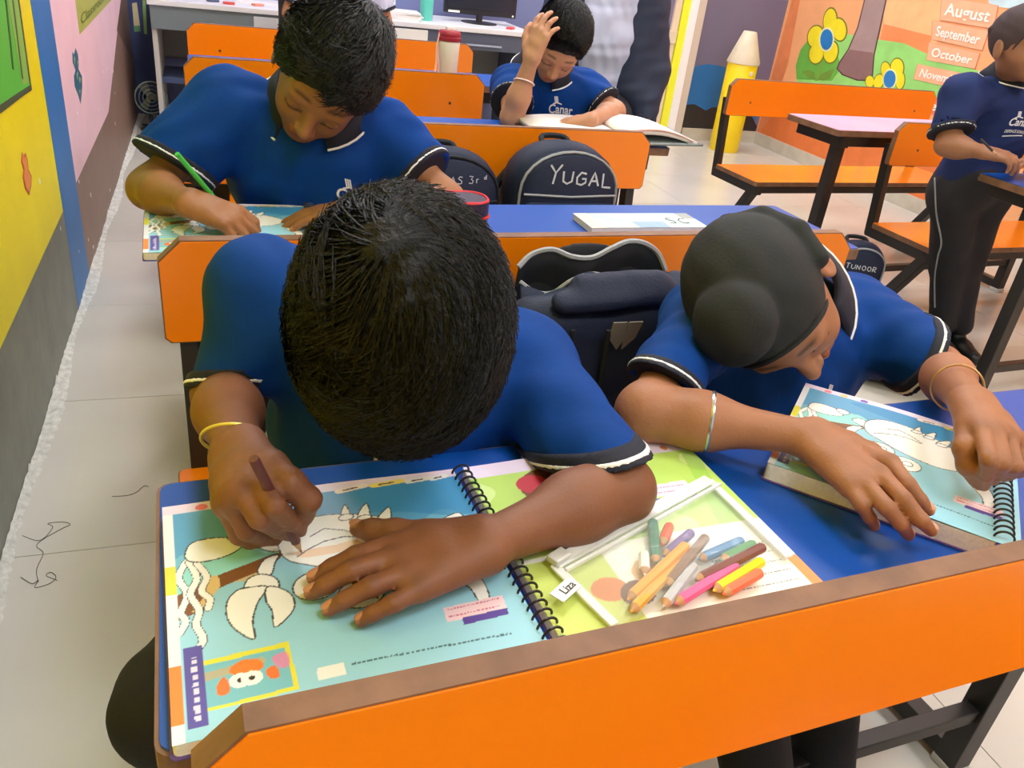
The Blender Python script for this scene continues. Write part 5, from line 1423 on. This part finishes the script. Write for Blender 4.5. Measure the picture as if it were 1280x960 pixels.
# unlettered bag lump beside it
fb = empty('school_bag', (2.02, 1.82, 0), .4, 'slumped dark navy bag lying on the floor by the trousers of standing boy', 'bag', 'navy school bags')
B = Blob(.006); B.cone((2.02, 1.93, .13), (2.10, 1.80, .12), .11, .10, .05); B.cone((2.02, 1.88, .09), (2.10, 1.84, .09), .085, .085, .03); B.P = [(k, l, h, kk, op, dd, ((np.array([0, 0, .001]), np.array([0, 0, -1.0])),)) for k, l, h, kk, op, dd, c_ in B.P]
o = B.build('body', NAVY, None, smooth=2, disp=folds(.006, 3, .12)); o.parent = fb; bpy.context.view_layer.update(); o.matrix_parent_inverse = fb.matrix_world.inverted()
o = MB().tube(catmull([(2.00, 1.80, .235), (2.06, 1.74, .215), (2.12, 1.72, .16), (2.11, 1.71, .10)], 6), .010, 8).build('strap', NAVY2, None, True); o.parent = fb; o.matrix_parent_inverse = fb.matrix_world.inverted()

# open school bag between the two front boys: slouched front, gaping zip, raised back flap
ob = empty('school_bag', (.53, 1.06, SEAT), 0, 'open navy school bag gaping between the two front boys', 'bag', 'navy school bags')
B = Blob(.005)
xa, xb = .405, .665
fz = .700
B.cone((xa + .03, 1.03, .44), (xb - .03, 1.03, .44), .058, .058, .05); B.cone((xa + .02, 1.02, .52), (xb - .02, 1.02, .52), .055, .055, .05)
B.cone((xa + .02, 1.015, .60), (xb - .02, 1.015, .60), .055, .055, .05); B.cone((xa + .02, 1.02, .655), (xb - .015, 1.02, .66), .045, .05, .04)
B.cone((xa + .10, 1.03, .69), (xb - .01, 1.03, .695), .032, .032, .04)
B.cone((xa + .02, 1.075, .70), (xb - .02, 1.075, .715), .030, .026, .01, op='s'); B.cone((xa + .04, 1.07, .75), (xb - .04, 1.07, .75), .045, .045, .01, op='s')
ofr = B.build('front_body', NAVY, None, smooth=2, disp=folds(.005, 21, .09)); attach(ofr, ob)
B = Blob(.005)
B.ell((.545, 1.115, .60), (.135, .018, .155), None, .01)
bk = B.build('back_flap', NAVY2, None, smooth=2, disp=folds(.003, 5, .08)); attach(bk, ob)
lip = catmull([(0.4140, 1.0600, 0.7111), (0.4349, 1.0500, 0.6994), (0.4594, 1.0400, 0.7005), (0.4840, 1.0300, 0.7246), (0.5149, 1.0300, 0.7343), (0.5515, 1.0350, 0.7266), (0.6026, 1.0400, 0.7212), (0.6490, 1.0500, 0.7245), (0.6825, 1.0600, 0.7146)], 6)
o = MB().tube(lip, .0032, 6).build('zip_edge', GREYP, None, True); attach(o, ob)
lip2 = catmull([(0.4202, 1.0900, 0.7222), (0.4437, 1.1000, 0.7388), (0.4733, 1.0950, 0.7482), (0.5061, 1.0900, 0.7383), (0.5403, 1.0900, 0.7367), (0.5744, 1.0950, 0.7505), (0.6031, 1.1000, 0.7592), (0.6320, 1.1000, 0.7565), (0.6601, 1.1000, 0.7403), (0.6754, 1.0900, 0.7138)], 6)
o = MB().tube(lip2, .0045, 6).build('zip_edge', GREYP, None, True); attach(o, ob)
# cloth between the upper rim and the rear flap, rim rolled outward
def skirt(nm, top, drop, m, back):
    V = []; F = []; n = len(top)
    for k in range(5):
        f_ = k / 4
        for p in top: V.append((p[0], p[1] + back * f_, p[2] - drop * f_ + .004 * math.sin(p[0] * 90 + k)))
    for k in range(4):
        for i in range(n - 1): F.append((k * n + i, k * n + i + 1, (k + 1) * n + i + 1, (k + 1) * n + i))
    o = pyd(nm, V, F, m, None, True); md = o.modifiers.new('th', 'SOLIDIFY'); md.thickness = .002; attach(o, ob); return o
skirt('rear_panel', lip2, .12, NAVY2, .02)
skirt('front_panel', lip, .10, NAVY, -.055)
c0 = np.array((0.5393, 0.9720, 0.7136))
B = Blob(.004); B.cone(c0 + np.array((-.085, .010, -.004)), c0 + np.array((.080, .014, .006)), .020, .020, .01, ((0, -.4, .9), .7)); B.cone(c0 + np.array((-.05, .03, .012)), c0 + np.array((.07, .03, .016)), .020, .020, .02)
pad = B.build('top_pad', NAVY, None, smooth=2, disp=folds(.0012, 17, .06)); attach(pad, ob)
for sx, dx in ((-1, -.0125), (1, .0125)):
    c0 = Vector((0.5420, 0.9450, 0.6941))
    pts = [(dx - .011, 0), (dx + .011, 0), (dx + .011 - .004 * sx, -.03), (dx * .2 + .002 * sx, -.052), (dx - .011 - .001 * sx, -.03)]
    o = MB().prism(pts, c0, (1, 0, 0), (0, -.25, .97), (0, -1, 0), .003).build('webbing_tab', WEB); attach(o, ob)
for px in ((0.4626, 0.9550, 0.6440), (0.5165, 0.9500, 0.6439)):
    p = Vector(px); o = MB().tube([p + Vector((0, 0, .035)), p + Vector((0, -.003, -.03)), p + Vector((.004, 0, -.12))], .004, 6).build('seam_fold', NAVY2, None, True); attach(o, ob)

# ------------------------------------------------------------------ things on the second desk
pc = empty('pencil_case', (0.3331, 1.3445, 0.7003), .04, 'dark purple pencil case with red trim on the second desk', 'pencil case')
def cs(nm, w_, d, z0, z1, m, r=.03):
    return MB().prism(rrect(-w_ / 2, -d / 2, w_ / 2, d / 2, r, 6), (0, 0, z0), (1, 0, 0), (0, 1, 0), (0, 0, 1), z1 - z0).build(nm, m, pc)
cs('base', .225, .075, 0, .022, mat('case_purple', (84, 76, 128), .4)); cs('lid', .225, .075, .026, .052, mat('case_dark', (52, 44, 60), .45)); 
MB().tube([Vector((p[0], p[1], .024)) for p in rrect(-.1125, -.0375, .1125, .0375, .03, 6)], .0035, 6, closed=True).build('red_trim', mat('case_red', (206, 40, 48), .4), pc, True)
MB().tube([Vector((p[0], p[1], .0515)) for p in rrect(-.1105, -.0355, .1105, .0355, .03, 6)], .003, 6, closed=True).build('red_trim', MATS['case_red'], pc, True)
bk2 = empty('workbook', (0.7610, 1.3521, 0.7003), .035, 'closed pale blue workbook lettered SC on the second desk', 'book')
MB().box((-.125, -.042, 0), (.125, .042, .012), .001).build('page_stack', PAPER, bk2)
s = Sheet(.252, .086, .002, (206, 226, 226)); s.put(s.u < .16, (190, 204, 200), .8); s.put(np.sin(s.u * 60 + s.v * 80) > .4, (150, 186, 196), .4); s.put((s.u < .03), (228, 222, 200)); s.put((s.u > .10) & (s.u < .17) & (s.v < .035), (120, 160, 190), .8); s.put((s.u > .222) & (s.v > .05), (150, 150, 150), .8)
pg = s.build('cover', (-.126, -.043, .0125), (1, 0, 0), (0, 1, 0), None, lambda u, v: 0 * u); pg.parent = bk2
V2, F2 = strokes_mesh(hand_text('SC', .022), .0025)
me = bpy.data.meshes.new('cover_lettering'); me.from_pydata([(p.x + .055, p.y * 1.3 - .02, .0131) for p in V2], [], F2); link('cover_lettering', me, RINGM, bk2)

# open book and loose sheet of the reading boy
ob3 = empty('open_book', (1.0684, 2.3338, 0.7003), 0, 'thick open reading book overhanging the desk of the boy holding his head', 'book')
def leaf(nm, pts, zs, m, th=.004):
    V = [(p[0], p[1], z) for p, z in zip(pts, zs)]; n = len(V); h = n // 2
    F = [(i, i + 1, n - 2 - i, n - 1 - i) for i in range(h - 1)]
    o = pyd(nm, V, F, m, None, True); md = o.modifiers.new('th', 'SOLIDIFY'); md.thickness = th; md.offset = -1; attach(o, ob3); return o
def curved(nm, x0, x1, y0, y1, f, m, th, n=10):
    pts = [(x0 + (x1 - x0) * i / n, y0) for i in range(n + 1)] + [(x1 - (x1 - x0) * i / n, y1) for i in range(n + 1)]
    zs = [f(i / n) for i in range(n + 1)] + [f(1 - i / n) for i in range(n + 1)]
    return leaf(nm, pts, zs, m, th)
PG = mat('white_page', (236, 232, 228), .6)
curved('left_pages', .80, 1.035, 2.025, 2.235, lambda t: .728 + .010 * math.sin(math.pi * t * .9), PG, .014)
curved('right_pages', 1.035, 1.27, 2.025, 2.235, lambda t: .732 + .020 * math.sin(math.pi * (t * .75 + .1)) - .02 * t * t, PG, .012)
curved('cover', .79, 1.035, 2.018, 2.242, lambda t: .7125, mat('book_black', (30, 32, 36), .4), .006)
curved('cover', 1.035, 1.285, 2.018, 2.242, lambda t: .712 + .006 * t, mat('book_grey_cover', (120, 130, 132), .4), .006)
curved('page_edge_tint', 1.05, 1.255, 2.022, 2.030, lambda t: .7345 + .020 * math.sin(math.pi * (t * .75 + .1)) - .02 * t * t, mat('page_tint', (216, 160, 150), .6), .003)

# white flask with red cap
bt = empty('water_bottle', (.775, 2.93, .7003), .1, 'white water bottle with dark red ridged cap and carry strap', 'bottle')
MB().lathe([(.030, 0), (.033, .004), (.036, .10), (.038, .130), (.036, .134)], 28).build('body', mat('bottle_white', (232, 228, 214), .45), bt, True)
cp = MB().lathe([(.040, .134), (.041, .138), (.041, .146), (.038, .148), (.039, .152), (.039, .160), (.034, .166), (.010, .168)], 28).build('cap', mat('bottle_red', (160, 40, 58), .4), bt, True)
MB().box((-.014, -.012, .166), (.016, .012, .180), .004).build('spout', M_['white'], cp)
MB().tube(catmull([(-.036, -.004, .158), (-.047, -.01, .120), (-.050, -.02, .06), (-.058, -.03, .02)], 6), .003, 6).build('strap', mat('strap_pink', (240, 190, 160), .6), bt, True)
MB().tube(catmull([(-.036, .004, .158), (-.041, -.008, .10), (-.040, -.02, .05), (-.040, -.03, .01)], 6), .003, 6).build('strap', MATS['strap_pink'], bt, True)

# ------------------------------------------------------------------ computer table and what stands on it
tb = empty('computer_table', (0, 4.9, 0), 0, 'long grey computer table with white top along the back wall', 'table')
GRY = mat('table_grey', (120, 132, 138), .5); GRYD = mat('table_slate', (84, 92, 112), .55)
def tbx(nm, a, b, m, bev=.002, par=None): return MB().box(Vector(a) - Vector((0, 4.9, 0)), Vector(b) - Vector((0, 4.9, 0)), bev).build(nm, m, par or tb)
tbx('table_top', (-.30, 4.90, .675), (1.82, 5.50, .70), mat('table_white', (236, 238, 242), .3)); tbx('front_fascia', (-.29, 4.915, .56), (.92, 4.94, .675), GRY); tbx('front_fascia', (.92, 4.915, .58), (1.80, 4.94, .675), GRYD)
tbx('end_panel', (-.29, 4.94, 0), (-.265, 5.48, .675), mat('panel_pale', (206, 206, 200), .5)); tbx('end_panel', (1.78, 4.94, 0), (1.80, 5.48, .675), GRYD); tbx('divider', (.90, 4.94, 0), (.92, 5.48, .675), GRYD)
tbx('white_drawer', (.98, 4.905, .585), (1.17, 4.918, .665), M_['white']); tbx('white_drawer', (.22, 4.905, .575), (.36, 4.918, .66), mat('drawer_grey', (206, 210, 214), .5)); tbx('keyboard_tray', (1.22, 4.93, .60), (1.72, 5.30, .615), mat('tray_dark', (62, 66, 90), .5)); tbx('tray_lip', (1.40, 4.905, .602), (1.62, 4.918, .612), mat('tray_steel', (170, 180, 200), .3))
tbx('back_board', (-.265, 5.44, .35), (1.78, 5.46, .675), mat('back_board', (150, 146, 142), .6)); tbx('shelf', (-.265, 5.05, .27), (.90, 5.44, .30), mat('shelf_navy', (70, 84, 124), .6))
sk = empty('power_socket', (-.1, 5.44, .58), 0, 'white double power socket under the computer table', 'socket'); MB().box((-.06, -.012, -.035), (.08, 0, .035), .003).build('plate', M_['white'], sk); MB().box((-.005, -.016, -.025), (.022, -.011, .025), .001).build('switch', mat('switch_dark', (90, 90, 92), .5), sk)
cb = MB().tube(catmull([(.02, 5.42, .56), (.03, 5.38, .40), (.01, 5.30, .25), (.05, 5.2, .08), (.08, 5.15, .01)], 6), .006, 6).build('power_cable', RINGM, None, True); tag(cb, 'black cable hanging under the computer table', 'cable')
mo = empty('monitor', (1.56, 5.22, .70), -.05, 'black computer monitor on the white table', 'monitor')
MB().box((-.225, -.02, .045), (.225, .02, .36), .004).build('housing', mat('monitor_black', (36, 36, 42), .35), mo); MB().box((-.21, -.0225, .075), (.21, -.0195, .345), .001).build('screen', mat('screen_dark', (48, 50, 60), .15), mo); MB().lathe([(.11, 0), (.11, .006), (.02, .014), (.02, .06)], 24).build('stand', MATS['monitor_black'], mo, True); MB().box((-.20, -.0235, .050), (-.13, -.020, .062)).build('badge', M_['white'], mo)
MB().lathe([(.006, 0), (.006, .003)], 12, Matrix.Translation((.205, -.0215, .058)) @ Matrix.Rotation(math.pi / 2, 4, 'X')).build('power_button', M_['white'], mo)
tb2 = empty('tumbler', (1.20, 5.10, .70), 0, 'teal plastic tumbler beside the monitor', 'bottle'); MB().lathe([(.034, 0), (.036, .004), (.040, .16), (.039, .165)], 24).build('body', mat('teal_plastic', (96, 206, 190), .4), tb2, True); MB().lathe([(.041, .165), (.041, .185), (.036, .19)], 24).build('lid', mat('teal_pale', (160, 226, 214), .4), tb2, True)
for k in range(5):
    o = MB().box((-.12, -.10, 0), (.12, .10, .008), .001).build('paper_stack', PG); o.location = (1.02 + .008 * ((k * 7) % 3), 5.08, .7003 + k * .0085); o.rotation_euler = (0, 0, .06 * ((k * 5) % 4 - 1.5)); tag(o, 'loose bundle of white papers piled by the teal tumbler', 'papers', 'paper bundles by the tumbler')
lp = empty('laptop', (.92, 5.28, .7003), -.1, 'white framed laptop open on the computer table', 'laptop'); MB().box((-.14, -.10, 0), (.14, .10, .014), .003).build('base', mat('laptop_white', (226, 230, 236), .4), lp); MB().box((-.14, .10, .012), (.14, .112, .21), .003).build('screen_lid', MATS['laptop_white'], lp); MB().box((-.128, .0985, .025), (.128, .1005, .20)).build('display', MATS['screen_dark'], lp)
for i, (x, y, c, lab) in enumerate(((.10, 5.0, (214, 80, 70), 'red'), (.02, 5.06, (80, 90, 120), 'slate'), (.25, 5.05, (230, 150, 130), 'salmon'), (1.70, 5.02, (226, 80, 90), 'crimson'))):
    o = MB().box((-.03, -.018, 0), (.03, .018, .012), .003).build('small_box', mat('small_box_%d' % i, c, .5)); o.location = (x, y, .7003); o.rotation_euler = (0, 0, .3 * i); tag(o, lab + ' small box lying on the white computer table', 'box')
o = MB().prism([(0, 0), (.30, .02), (.34, .2), (.03, .22)], (.12, 5.10, .7003), (1, 0, 0), (0, 1, 0), (0, 0, 1), .001).build('paper_sheet', PG); tag(o, 'loose white paper sheet on the computer table near small boxes', 'paper')

# pedestal fan by the corner
fn = empty('floor_fan', (-.345, 5.12, 0), .35, 'small black floor fan in the corner by the computer table', 'fan')
FB = mat('fan_black', (38, 42, 46), .4)
for q in range(4):
    a = math.pi / 2 * q + .4; MB().tube([(0, 0, .02), (.075 * math.cos(a), .075 * math.sin(a), .012)], .007, 6).build('foot', FB, fn, True)
MB().tube([(0, 0, .015), (0, .01, .10)], .009, 8).build('stand', FB, fn, True)
for r in (.085, .065, .045, .025):
    MB().tube([Vector((r * math.cos(2 * math.pi * k / 28), -.03 + (.085 - r) * -.15, .18 + r * math.sin(2 * math.pi * k / 28))) for k in range(28)], .002 if r < .08 else .004, 6, closed=True).build('guard_ring', mat('fan_guard', (120, 140, 136), .4), fn, True)
for q in range(3):
    a = 2 * math.pi * q / 3; MB().prism([(0, -.012), (.07, -.03), (.075, .02), (0, .012)], (0, -.012, .18), (math.cos(a), 0, math.sin(a)), (-math.sin(a), .25, math.cos(a)), (0, 1, 0), .002).build('blade', mat('fan_blade', (110, 112, 96), .5), fn)
MB().lathe([(.022, 0), (.026, .01), (.024, .06), (.012, .066)], 16, Matrix.Translation((0, -.005, .18)) @ Matrix.Rotation(-math.pi / 2, 4, 'X')).build('motor', FB, fn, True)

# big pencil shaped bin
pb = empty('pencil_bin', (3.50, 5.22, 0), .3, 'tall yellow pencil shaped bin with cream cone top in the corner', 'bin')
MB().lathe([(.105, 0), (.108, .004), (.108, .595), (.104, .60)], 10).build('body', mat('bin_yellow', (252, 222, 10), .4, noise=.04, nscale=5), pb, True)
MB().lathe([(.116, .598), (.118, .61), (.048, .80), (.044, .805)], 10).build('cone_lid', mat('bin_cream', (226, 214, 190), .6, noise=.1, nscale=10), pb, True)
MB().lathe([(.016, 0), (.016, .002)], 14, Matrix.Translation((-.02, -.106, .545)) @ Matrix.Rotation(math.pi / 2, 4, 'X')).build('sticker', M_['white'], pb)

# book and eraser of the standing boy
nb_ = empty('notebook', (2.4963, 1.9877, 0.7003), .1, 'thin pale blue notebook in the hands of standing boy', 'notebook'); MB().box((-.02, -.10, 0), (.20, .07, .008), .001).build('pages', mat('notebook_blue', (178, 206, 236), .5), nb_); MB().box((-.022, -.102, .0082), (.202, .072, .0095), .0005).build('cover', mat('notebook_cover', (164, 190, 226), .4), nb_)
o = MB().box((-.012, -.02, 0), (.012, .02, .012), .003).build('eraser', mat('eraser_orange', (246, 150, 90), .6)); o.location = (2.30, 1.72, .7003); tag(o, 'small orange eraser lying on the right hand desk', 'eraser')

# threads and specks on the floor by the wall
def thread(pts, label):
    o = MB().tube(catmull([(p[0], p[1], .0012) for p in pts], 6), .0006, 5).build('thread', mat('thread_dark', (70, 64, 60), .8), None, True); tag(o, label, 'thread')
thread(((-0.4160, 1.4948, 0.0000), (-0.3817, 1.4733, 0.0000), (-0.3640, 1.5109, 0.0000), (-0.3748, 1.5260, 0.0000), (-0.3484, 1.5265, 0.0000), (-0.3324, 1.5156, 0.0000), (-0.3484, 1.5028, 0.0000), (-0.3788, 1.4728, 0.0000), (-0.3845, 1.4541, 0.0000), (-0.3701, 1.4319, 0.0000), (-0.3744, 1.3858, 0.0000), (-0.3662, 1.3482, 0.0000)), 'tangled dark thread on the floor tile by the wall')
thread(((-0.3984, 1.3680, 0.0000), (-0.3764, 1.3459, 0.0000), (-0.3668, 1.3528, 0.0000), (-0.3693, 1.3335, 0.0000), (-0.3463, 1.3398, 0.0000), (-0.3377, 1.3559, 0.0000), (-0.3480, 1.3715, 0.0000), (-0.3550, 1.3638, 0.0000), (-0.3338, 1.3461, 0.0000)), 'second loose dark thread curl on the floor tile')
thread(((-0.2615, 1.6004, 0.0000), (-0.2328, 1.5984, 0.0000), (-0.2141, 1.6070, 0.0000), (-0.1991, 1.6286, 0.0000), (-0.1890, 1.6238, 0.0000)), 'single fine thread on the floor beside the desk')

# trouser piping of the standing boy
bv = BVHTree.FromPolygons([v.co for v in trouS.data.vertices], [tuple(p.vertices) for p in trouS.data.polygons])
out = []
for p in catmull(pp, 8):
    h = bv.ray_cast(p + Vector((-.72, -.62, .3)) * .4, Vector((.72, .62, -.3)).normalized(), 1.2)
    if h[0] is not None: out.append(h[0] + h[1] * .001)
if len(out) > 3:
    o = MB().tube(out, .0028, 5).build('piping', GREYP, None, True); o.parent = trouS

# ------------------------------------------------------------------ two adults at the back, seated
LAV = mat('lavender_shirt', (196, 202, 232), .75, bump=.1, bscale=300); JAC = mat('dark_navy_jacket', (40, 50, 76), .7, noise=.12, nscale=20)
def chair(loc, rz, label):
    t = empty('plastic_chair', loc, rz, label, 'chair'); m = mat('chair_dark', (44, 44, 52), .5)
    MB().box((-.21, -.2, .42), (.21, .2, .45), .012).build('seat', m, t); MB().box((-.2, .19, .55), (.2, .215, .80), .012).build('backrest', m, t)
    for sx in (-1, 1):
        for sy in (-1, 1): MB().bar((sx * .18, sy * .17, 0), (sx * .18, sy * .17, .425), .026).build('leg', m, t)
        MB().bar((sx * .17, .19, .43), (sx * .17, .205, .78), .024).build('back_post', m, t)
    return t
def adult(label, x, y, rz, head_f):
    c, s_ = math.cos(rz), math.sin(rz)
    def w_(px, py, pz): return (x + px * c - py * s_, y + px * s_ + py * c, pz)
    f = np.array((s_, -c, 0)) * 1.0
    S = dict(skin=(190, 142, 112), head=w_(0, -.06, 1.235), F=head_f, up=(0, -.1, 1), hs=1.12, neck=w_(0, 0, 1.075), chest=w_(0, 0, .86), pelvis=w_(0, .05, .55), front=tuple(f + np.array((0, 0, .02))), s=1.32,
      shR=w_(-.17, 0, 1.00), elR=w_(-.24, -.06, .76), wrR=w_(-.15, -.26, .72), shL=w_(.17, 0, 1.00), elL=w_(.235, .0, .74), wrL=w_(.23, -.06, .55),
      cuffR=(w_(-.225, -.045, .80), (-.3, 0, -1)), cuffL=(w_(.225, 0, .79), (.3, 0, -1)), hipR=w_(-.09, .03, .54), kneeR=w_(-.10, -.30, .52), ankR=w_(-.10, -.16, .10), hipL=w_(.09, .03, .54), kneeL=w_(.06, -.30, .52), ankL=w_(.06, -.16, .10),
      vox=.005, svox=.007, shirt=LAV, hsz=1.2, eyes='open', fold=.004, cfront=tuple(f))
    S['handR'] = hand_pose(S['wrR'], w_(-.06, -.36, .70), (0, 0, 1), 1, 1.2) + ((0, 0, 1),); S['handL'] = hand_pose(S['wrL'], w_(.22, -.08, .45), (.9, 0, .1), -1, 1.2) + ((.9, 0, .1),)
    t, body, shirt, tr, A = kid(label, S); hair_cap(t, S['head'], A, 1.12, (24, 22, 22), plane_d=.034, n=1500, length=.04, lift=.08, mess=.14, seed=3, vox=.006)
    return t, S, w_
ta, Sa, wa = adult('seated adult in lavender shirt and open dark navy jacket near the door', 1.59, 3.45, -.35, (-.2, -.9, -.3))
B = Blob(.006)
for sd, sx in (('R', -1), ('L', 1)):
    sh, el, wr = (np.array(Sa[k + sd], float) for k in ('sh', 'el', 'wr'))
    B.cone(sh, el, .088, .074, .03); B.cone(el, wr, .070, .056, .03)
    B.cone(wa(sx * .13, .0, 1.00), wa(sx * .15, -.01, .66), .080, .085, .05); B.cone(wa(sx * .09, .03, 1.03), wa(sx * .15, .02, .98), .065, .075, .04)
B.cone(wa(0, .09, .98), wa(0, .12, .62), .12, .12, .05)
B.cone(wa(-.015, -.16, 1.05), wa(-.02, -.17, .50), .085, .10, .02, op='s')
for sd in 'RL':
    wr = np.array(Sa['wr' + sd]); el = np.array(Sa['el' + sd]); d = nrm(wr - el); B.cone(wr - d * .005, wr + d * .08, .048, .048, .004, op='s')
jk = B.build('jacket', JAC, ta, smooth=2, disp=folds(.004, 31, .1))
chair((1.61, 3.56, 0), -.35, 'dark chair under the adult in jacket')
ta2, Sa2, wa2 = adult('seated adult in plain lavender shirt facing the computer table side', .58, 4.30, .2, (-.3, -.8, -.4))
chair((.56, 4.41, 0), .2, 'dark chair under the adult in plain lavender shirt')
